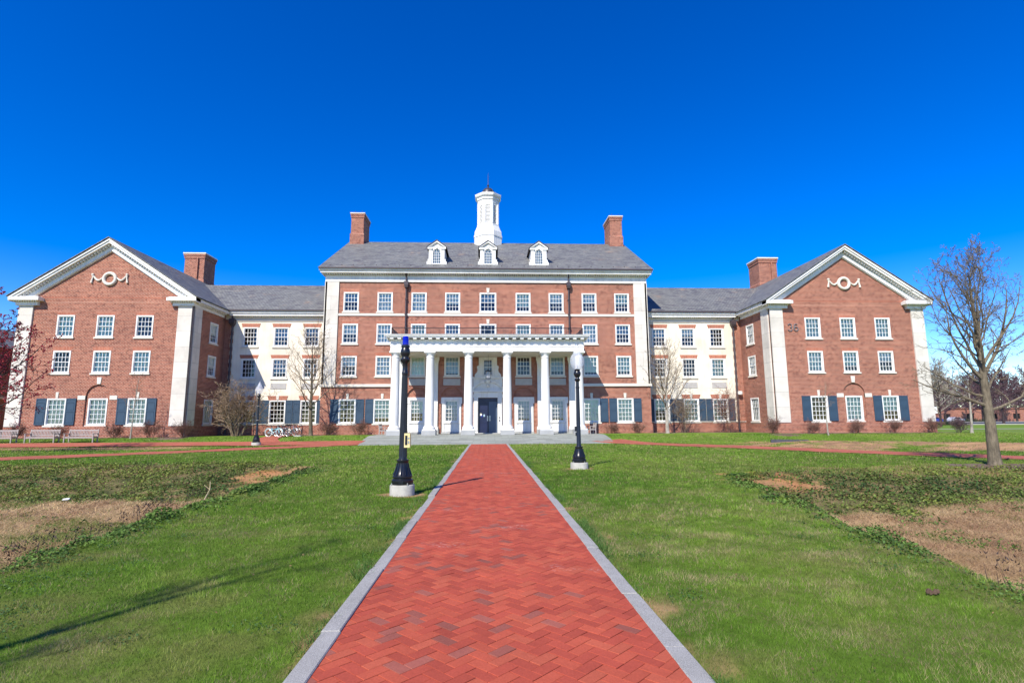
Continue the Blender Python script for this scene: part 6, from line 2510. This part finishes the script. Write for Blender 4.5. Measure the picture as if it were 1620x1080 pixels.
# the big oak-like tree at the right edge
tree('bare_tree', 'big bare grey brown tree standing in bare soil at the right edge', 'tree', at(17.9, 18.6), 7.2, 0.178, 12,
     dict(kids=[18, 8, 5, 4], len=[0.47, 0.42, 0.42, 0.45], shrink=[0.6, 0.45, 0.4, 0.3], ang=[46, 42, 42, 45], up=[0.03, 0.10, 0.07, 0.05, 0.03], wob=[0.05, 0.12, 0.15, 0.18, 0.2], rmin=0.0052, rk=[0.38, 0.5, 0.6, 0.65]),
     lean=(0.045, 0.0), split=0.50,
     extra=[(2.05, 182, 18, 2.5, 0.062), (1.9, 5, 16, 2.6, 0.06), (2.4, 172, 30, 2.2, 0.05), (2.5, 20, 28, 2.4, 0.05), (3.1, 10, 38, 2.4, 0.055), (2.7, 100, 30, 2.0, 0.045),
            (2.95, 176, 52, 3.3, 0.062), (3.1, 8, 52, 3.6, 0.068), (3.2, 250, 58, 3.0, 0.055), (3.4, 60, 60, 3.3, 0.055), (3.3, 150, 62, 3.6, 0.06), (3.5, -25, 58, 3.4, 0.058), (3.8, 190, 60, 2.9, 0.05), (3.9, 20, 64, 3.0, 0.05)])
# slender trees in front of the links
SL = dict(kids=[24, 8, 4, 3], len=[0.56, 0.40, 0.40, 0.45], ang=[46, 34, 38, 42], up=[0.03, 0.07, 0.05, 0.03, 0.02], wob=[0.04, 0.07, 0.10, 0.14, 0.2], rmin=0.0065, shrink=[0.55, 0.5, 0.4, 0.3], rk=[0.45, 0.5, 0.6, 0.65], sides=[8, 5, 4, 3, 3])
tree('bare_tree', 'slender bare brown tree in front of the left cream link wall', 'tree', at(-15.75, 49.2), 8.4, 0.17, 5, SL, 'bark_oak', 'bark_tan', split=0.25)
tree('bare_tree', 'slender bare pale tree in front of the right cream link wall', 'tree', at(16.6, 49.6), 7.6, 0.16, 8, SL, 'bark_pale', 'bark_tan', split=0.25)
SP = dict(kids=[12, 4, 3, 2], levels=4, len=[0.28, 0.4, 0.4, 0.4], ang=[50, 42, 42, 42], up=[0.03, 0.06, 0.04, 0.03], rmin=0.006, rk=[0.5, 0.6, 0.7, 0.7])
tree('young_tree', 'thin bare sapling before the right window of the left gable wing', 'tree', at(-28.5, 44.8), 5.0, 0.05, 21, SP, 'bark_pale', 'bark_tan', split=0.42)
tree('young_tree', 'thin leaning bare sapling before the left shuttered window of the right gable wing', 'tree', at(28.0, 43.6), 4.2, 0.055, 22, SP, 'bark_pale', 'bark_tan', split=0.5, lean=(-0.10, 0))
tree('young_tree', 'young bare tree with a white wrapped trunk beyond the right wing corner', 'tree', at(41.6, 45.0), 4.6, 0.11, 23, SP, 'bark_pale', 'bark_tan', split=0.45)
tree('young_tree', 'young bare tree with a pale trunk behind the big tree at the right edge', 'tree', at(47.4, 45.0), 5.2, 0.10, 24, SP, 'bark_pale', 'bark_tan', split=0.45)
# crimson budding tree at the left edge
tree('budding_tree', 'crimson budded tree leaning in from the left edge, before the left wing pilaster', 'tree', at(-29.2, 31.5), 9.2, 0.17, 33,
     dict(kids=[20, 8, 5, 4], len=[0.52, 0.42, 0.42, 0.45], ang=[54, 40, 42, 45], up=[0.03, 0.06, 0.05, 0.03, 0.02], buds=5, bud_size=0.04, rmin=0.006),
     'bark_dark', 'bark_dark', bud='bud_red', split=0.22,
     extra=[(2.4, -5, 24, 5.0, 0.06), (3.0, 5, 30, 5.4, 0.06), (1.9, 0, 14, 5.2, 0.06), (2.7, -20, 20, 4.8, 0.06), (3.4, 0, 42, 4.6, 0.05)])
# a tree outside the frame whose shadow lies on the lawn at lower left
tree('bare_tree', 'bare tree behind the viewer, seen only as a shadow on the left lawn', 'tree', at(-8.2, -3.1), 11.6, 0.21, 40,
     dict(kids=[8, 5, 4, 3], rmin=0.008, len=[0.20, 0.42, 0.42, 0.45]), 'bark_oak', 'bark_oak', split=0.5)

# shrubs
shrub('large dense tan bare shrub filling the left corner beside the cream link wall', at(-22.0, 48.9), 5.2, 5.6, 51, 20, 'bark_twig', 'bud_tan', dict(rmin=0.0085, kids=[8, 5, 4], r0=0.035, buds=1, bud_size=0.03))
LS = [(-38.3, 45.9, 1.5, 1.6, 'low bare shrub at the foot of the left wing behind the left benches', 'twig_red'),
      (-35.0, 46.1, 1.3, 1.9, 'low reddish bare shrub under the middle left wing window behind the benches', 'twig_red'),
      (-30.6, 46.0, 1.4, 1.9, 'twiggy reddish shrub just right of the rightmost garden bench', 'twig_red'),
      (-27.6, 45.9, 1.7, 2.3, 'wide reddish shrub left of the left wing corner pilaster', 'twig_red'),
      (-24.8, 45.6, 1.6, 2.0, 'pinkish twiggy shrub at the inner front corner of the left wing', 'twig_red'),
      (-14.6, 49.9, 1.5, 2.4, 'reddish shrub under the far left window of the middle block', 'twig_red'),
      (-11.6, 49.9, 1.6, 2.2, 'reddish shrub between the two left ground floor windows by the porch', 'twig_red'),
      (11.5, 49.9, 1.2, 1.9, 'small reddish shrub right of the porch under paired shutters', 'twig_red'),
      (14.0, 49.9, 1.3, 1.9, 'reddish shrub under the far right window of the middle block', 'twig_red'),
      (24.6, 45.9, 1.7, 1.4, 'upright thin shrub in front of the inner pilaster of the right wing', 'twig_red'),
      (28.2, 46.0, 1.3, 1.6, 'small shrub under the left shuttered window of the right wing', 'twig_red'),
      (32.2, 46.0, 1.5, 1.6, 'round bare shrub under the arched middle window of the right wing', 'twig_red'),
      (35.4, 46.0, 1.5, 1.9, 'wide bare shrub under the right shuttered window of the right wing', 'twig_red'),
      (39.0, 45.9, 1.6, 1.6, 'bare shrub at the outer right corner pilaster of the right wing', 'twig_red'),
      (41.0, 45.6, 1.6, 1.8, 'bare purple shrub beside the white wrapped young tree', 'twig_purple')]
for i, (x, y, h, w_, lab, mt) in enumerate(LS):
    shrub(lab, at(x, y), h, w_, 60 + i, 15, mt)
TS = dict(kids=[8, 5, 3], rmin=0.006)
shrub('tall vase shaped bare shrub before the middle window of the right cream link', at(18.5, 50.5), 4.0, 2.4, 81, 10, 'bark_tan', None, TS)
shrub('tall purplish bare shrub in the right inner corner by the downspout', at(22.7, 50.3), 4.8, 2.8, 82, 12, 'twig_red', None, TS)

# ------------------------------------------------------------------ the distance on the right, the neighbour on the left
def far_proto(seed, H, mat, bud):
    return tree('background_tree', 'x', 'tree', (0, 0, 0), H, 0.22, seed,
                dict(levels=4, kids=[26, 9, 6], segs=[8, 5, 4, 3], sides=[6, 4, 3, 3], len=[0.52, 0.45, 0.45, 0.4], ang=[52, 44, 46, 45], rmin=0.03, buds=6, bud_size=0.065, split=0), 'bark_dark', mat, bud=bud, split=0.2, group='purple brown trees beyond the road')
pA = far_proto(101, 11.0, 'twig_purple', 'bud_purple')
pB = far_proto(102, 9.5, 'twig_purple', 'bud_purple')
pC = far_proto(103, 12.5, 'bark_pale', None)
FT = [(pC, 64.0, 74.0, 0.95, 'grey bare tree just past the right end of the hall'),
      (pA, 88.0, 108.0, 1.25, 'purple brown tree beyond the road, nearest the hall corner'),
      (pB, 97.0, 112.0, 1.45, 'broad purple brown tree beyond the road, second from the hall corner'),
      (pA, 99.5, 104.0, 1.2, 'dark purple tree beyond the road, left of the big trunk'),
      (pB, 107.0, 108.0, 1.4, 'purple brown tree beyond the road right behind the big trunk'),
      (pA, 113.0, 106.0, 1.3, 'purple brown tree beyond the road just right of the big trunk'),
      (pB, 116.0, 103.0, 1.35, 'dark purple tree beyond the road by the right photo edge'),
      (pA, 122.0, 105.0, 1.35, 'rightmost purple brown tree beyond the road'),
      (pC, 140.0, 165.0, 1.3, 'tall faint bare tree behind the left end of the far low building'),
      (pB, 152.0, 160.0, 1.9, 'tall purple tree behind the middle of the far low building'),
      (pA, 165.0, 162.0, 1.7, 'tall purple tree behind the right end of the far low building')]
FT += [(pB, 103.0, 122.0, 1.3, 'hazy purple tree far beyond the road, in the gap left of the big trunk'),
       (pA, 128.0, 138.0, 1.5, 'hazy purple tree far beyond the road, in front of the low building'),
       (pB, 112.0, 128.0, 1.4, 'hazy purple tree far beyond the road, half hidden by the big trunk')]
FT = [(a, b, c, d * 0.72, e) for a, b, c, d, e in FT]
used = set()
for i, (p, x, y, s, lab) in enumerate(FT):
    o = p if p.name not in used else copy_tree(p)
    used.add(p.name)
    o.location = (x, y, 0.38)
    o.scale = (s, s, s)
    o.rotation_euler = (0, 0, i * 1.3)
    o['label'] = lab
def far_wood():
    rs = np.random.RandomState(8)
    n = 110000
    x = rs.uniform(110, 470, n)
    y = rs.uniform(195, 232, n)
    top = 8.5 + 12.0 * fbm(x, y, 16, 170, 3)
    z = 0.3 + top * rs.rand(n) ** 0.95
    a = rs.rand(n) * 2 * PI
    s_ = 0.18 + 0.26 * rs.rand(n)
    c = np.stack([x, y, z], 1)
    u = np.stack([np.cos(a), np.sin(a), rs.normal(0, 0.8, n)], 1) * s_[:, None]
    w_ = np.stack([rs.normal(0, 0.7, n), rs.normal(0, 0.7, n), np.ones(n)], 1) * s_[:, None] * 1.3
    col = lerp((0.115, 0.08, 0.10), (0.20, 0.145, 0.16), fbm(x, y, 9, 175, 2) * 1.6 - 0.3) * (0.7 + 0.6 * rs.rand(n, 1))
    tri_object('far_wood', np.stack([c - u, c + u, c + w_], 1), col, 'leaf')
far_wood()
# low brick building far beyond the road
t = thing('low_brick_building', 'low long red brick building far beyond the road on the right', 'building', (170, 172, 0.42))
mb = MB()
holes = [rect(-44 + k * 8, -41.5 + k * 8, 0.9, 2.6) for k in range(12)]
wall(mb, rect(-50, 60, -0.5, 4.2), holes, lambda a, b, d: (a, d, b), 0.3)
mb.poly([(-50, 0, -0.5), (-50, 20, -0.5), (-50, 20, 4.2), (-50, 0, 4.2)])
obj('wall', mb, 'brick_far', t)
mb = MB()
mb.box(-50.3, 60.3, -0.3, 20, 4.2, 4.5)
obj('roof', mb, 'brick_far', t)
for k in range(12):
    mb = MB()
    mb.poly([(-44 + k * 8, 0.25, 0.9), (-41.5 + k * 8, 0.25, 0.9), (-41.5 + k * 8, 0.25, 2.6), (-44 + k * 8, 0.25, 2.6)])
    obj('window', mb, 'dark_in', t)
# the dark flank of a neighbouring brick building at the left edge
t = thing('neighbour_building', 'shaded dark brick building side at the far left edge of the photo', 'building', (-54, 62, 0.42))
mb = MB()
wall(mb, rect(-12, 12, -0.6, 8.3), [rect(-8 + k * 4.4, -6.5 + k * 4.4, z, z + 1.8) for k in range(4) for z in (1.2, 4.6)], lambda a, b, d: (8.0 - d, a, b), 0.15)
wall(mb, rect(-8, 8, -0.6, 8.3), [rect(-5, -3.5, 1.2, 3.0), rect(3, 4.5, 1.2, 3.0), rect(-5, -3.5, 4.6, 6.4), rect(3, 4.5, 4.6, 6.4)], lambda a, b, d: (a, -12 + d, b), 0.15)
obj('wall', mb, 'brick_far', t)
for k in range(4):
    for z in (1.2, 4.6):
        mb = MB()
        mb.box(7.85, 7.95, -8 + k * 4.4, -6.5 + k * 4.4, z, z + 1.8)
        obj('window', mb, 'dark_in', t)
mb = MB()
mb.box(7.9, 8.12, -12.1, 12.1, 3.5, 3.7)
obj('string_course', mb, 'stone_plain', t)
mb = MB()
mb.hexa([(-8.4, -12.4, 8.3), (8.4, -12.4, 8.3), (8.4, 12.4, 8.3), (-8.4, 12.4, 8.3)], [(-3, -7, 11.0), (3, -7, 11.0), (3, 7, 11.0), (-3, 7, 11.0)])
obj('roof', mb, 'slate', t)

def car(label, mat, loc, rz=0):
    t = thing('parked_car', label, 'car', loc, rz, 'cars parked by the far building')
    prof = [(-2.2, 0.35), (2.2, 0.35), (2.25, 0.7), (2.1, 0.88), (1.1, 1.0), (0.5, 1.42), (-1.1, 1.45), (-1.8, 1.05), (-2.2, 0.95), (-2.25, 0.6)]
    mb = MB()
    mb.hexa([(p[0], -0.85, p[1]) for p in prof], [(p[0], 0.85, p[1]) for p in prof])
    obj('body', mb, mat, t)
    for x in (-1.35, 1.35):
        for s in (-1, 1):
            mb = MB()
            mb.torus((x, s * 0.78, 0.32), 0.22, 0.10, 'y', 16, 6)
            mb.tube([(x, s * 0.72, 0.32), (x, s * 0.84, 0.32)], 0.2, 12)
            obj('wheel', mb, 'rubber', t, True)
    mb = MB()
    for s in (-1, 1):
        mb.poly([(0.9, s * 0.855, 1.03), (0.45, s * 0.855, 1.36), (-1.0, s * 0.855, 1.38), (-1.5, s * 0.855, 1.05)])
    obj('side_windows', mb, 'dark_in', t)
    return t
car('bright blue car parked in front of the far low brick building', 'car_blue', (121, 142, 0.46), 0.2)
car('silver car parked beside the blue car far on the right', 'car_silver', (128, 143, 0.46), 0.2)
car('dark car parked at the left end of the far building', 'car_dark', (101, 140, 0.46), 0.1)
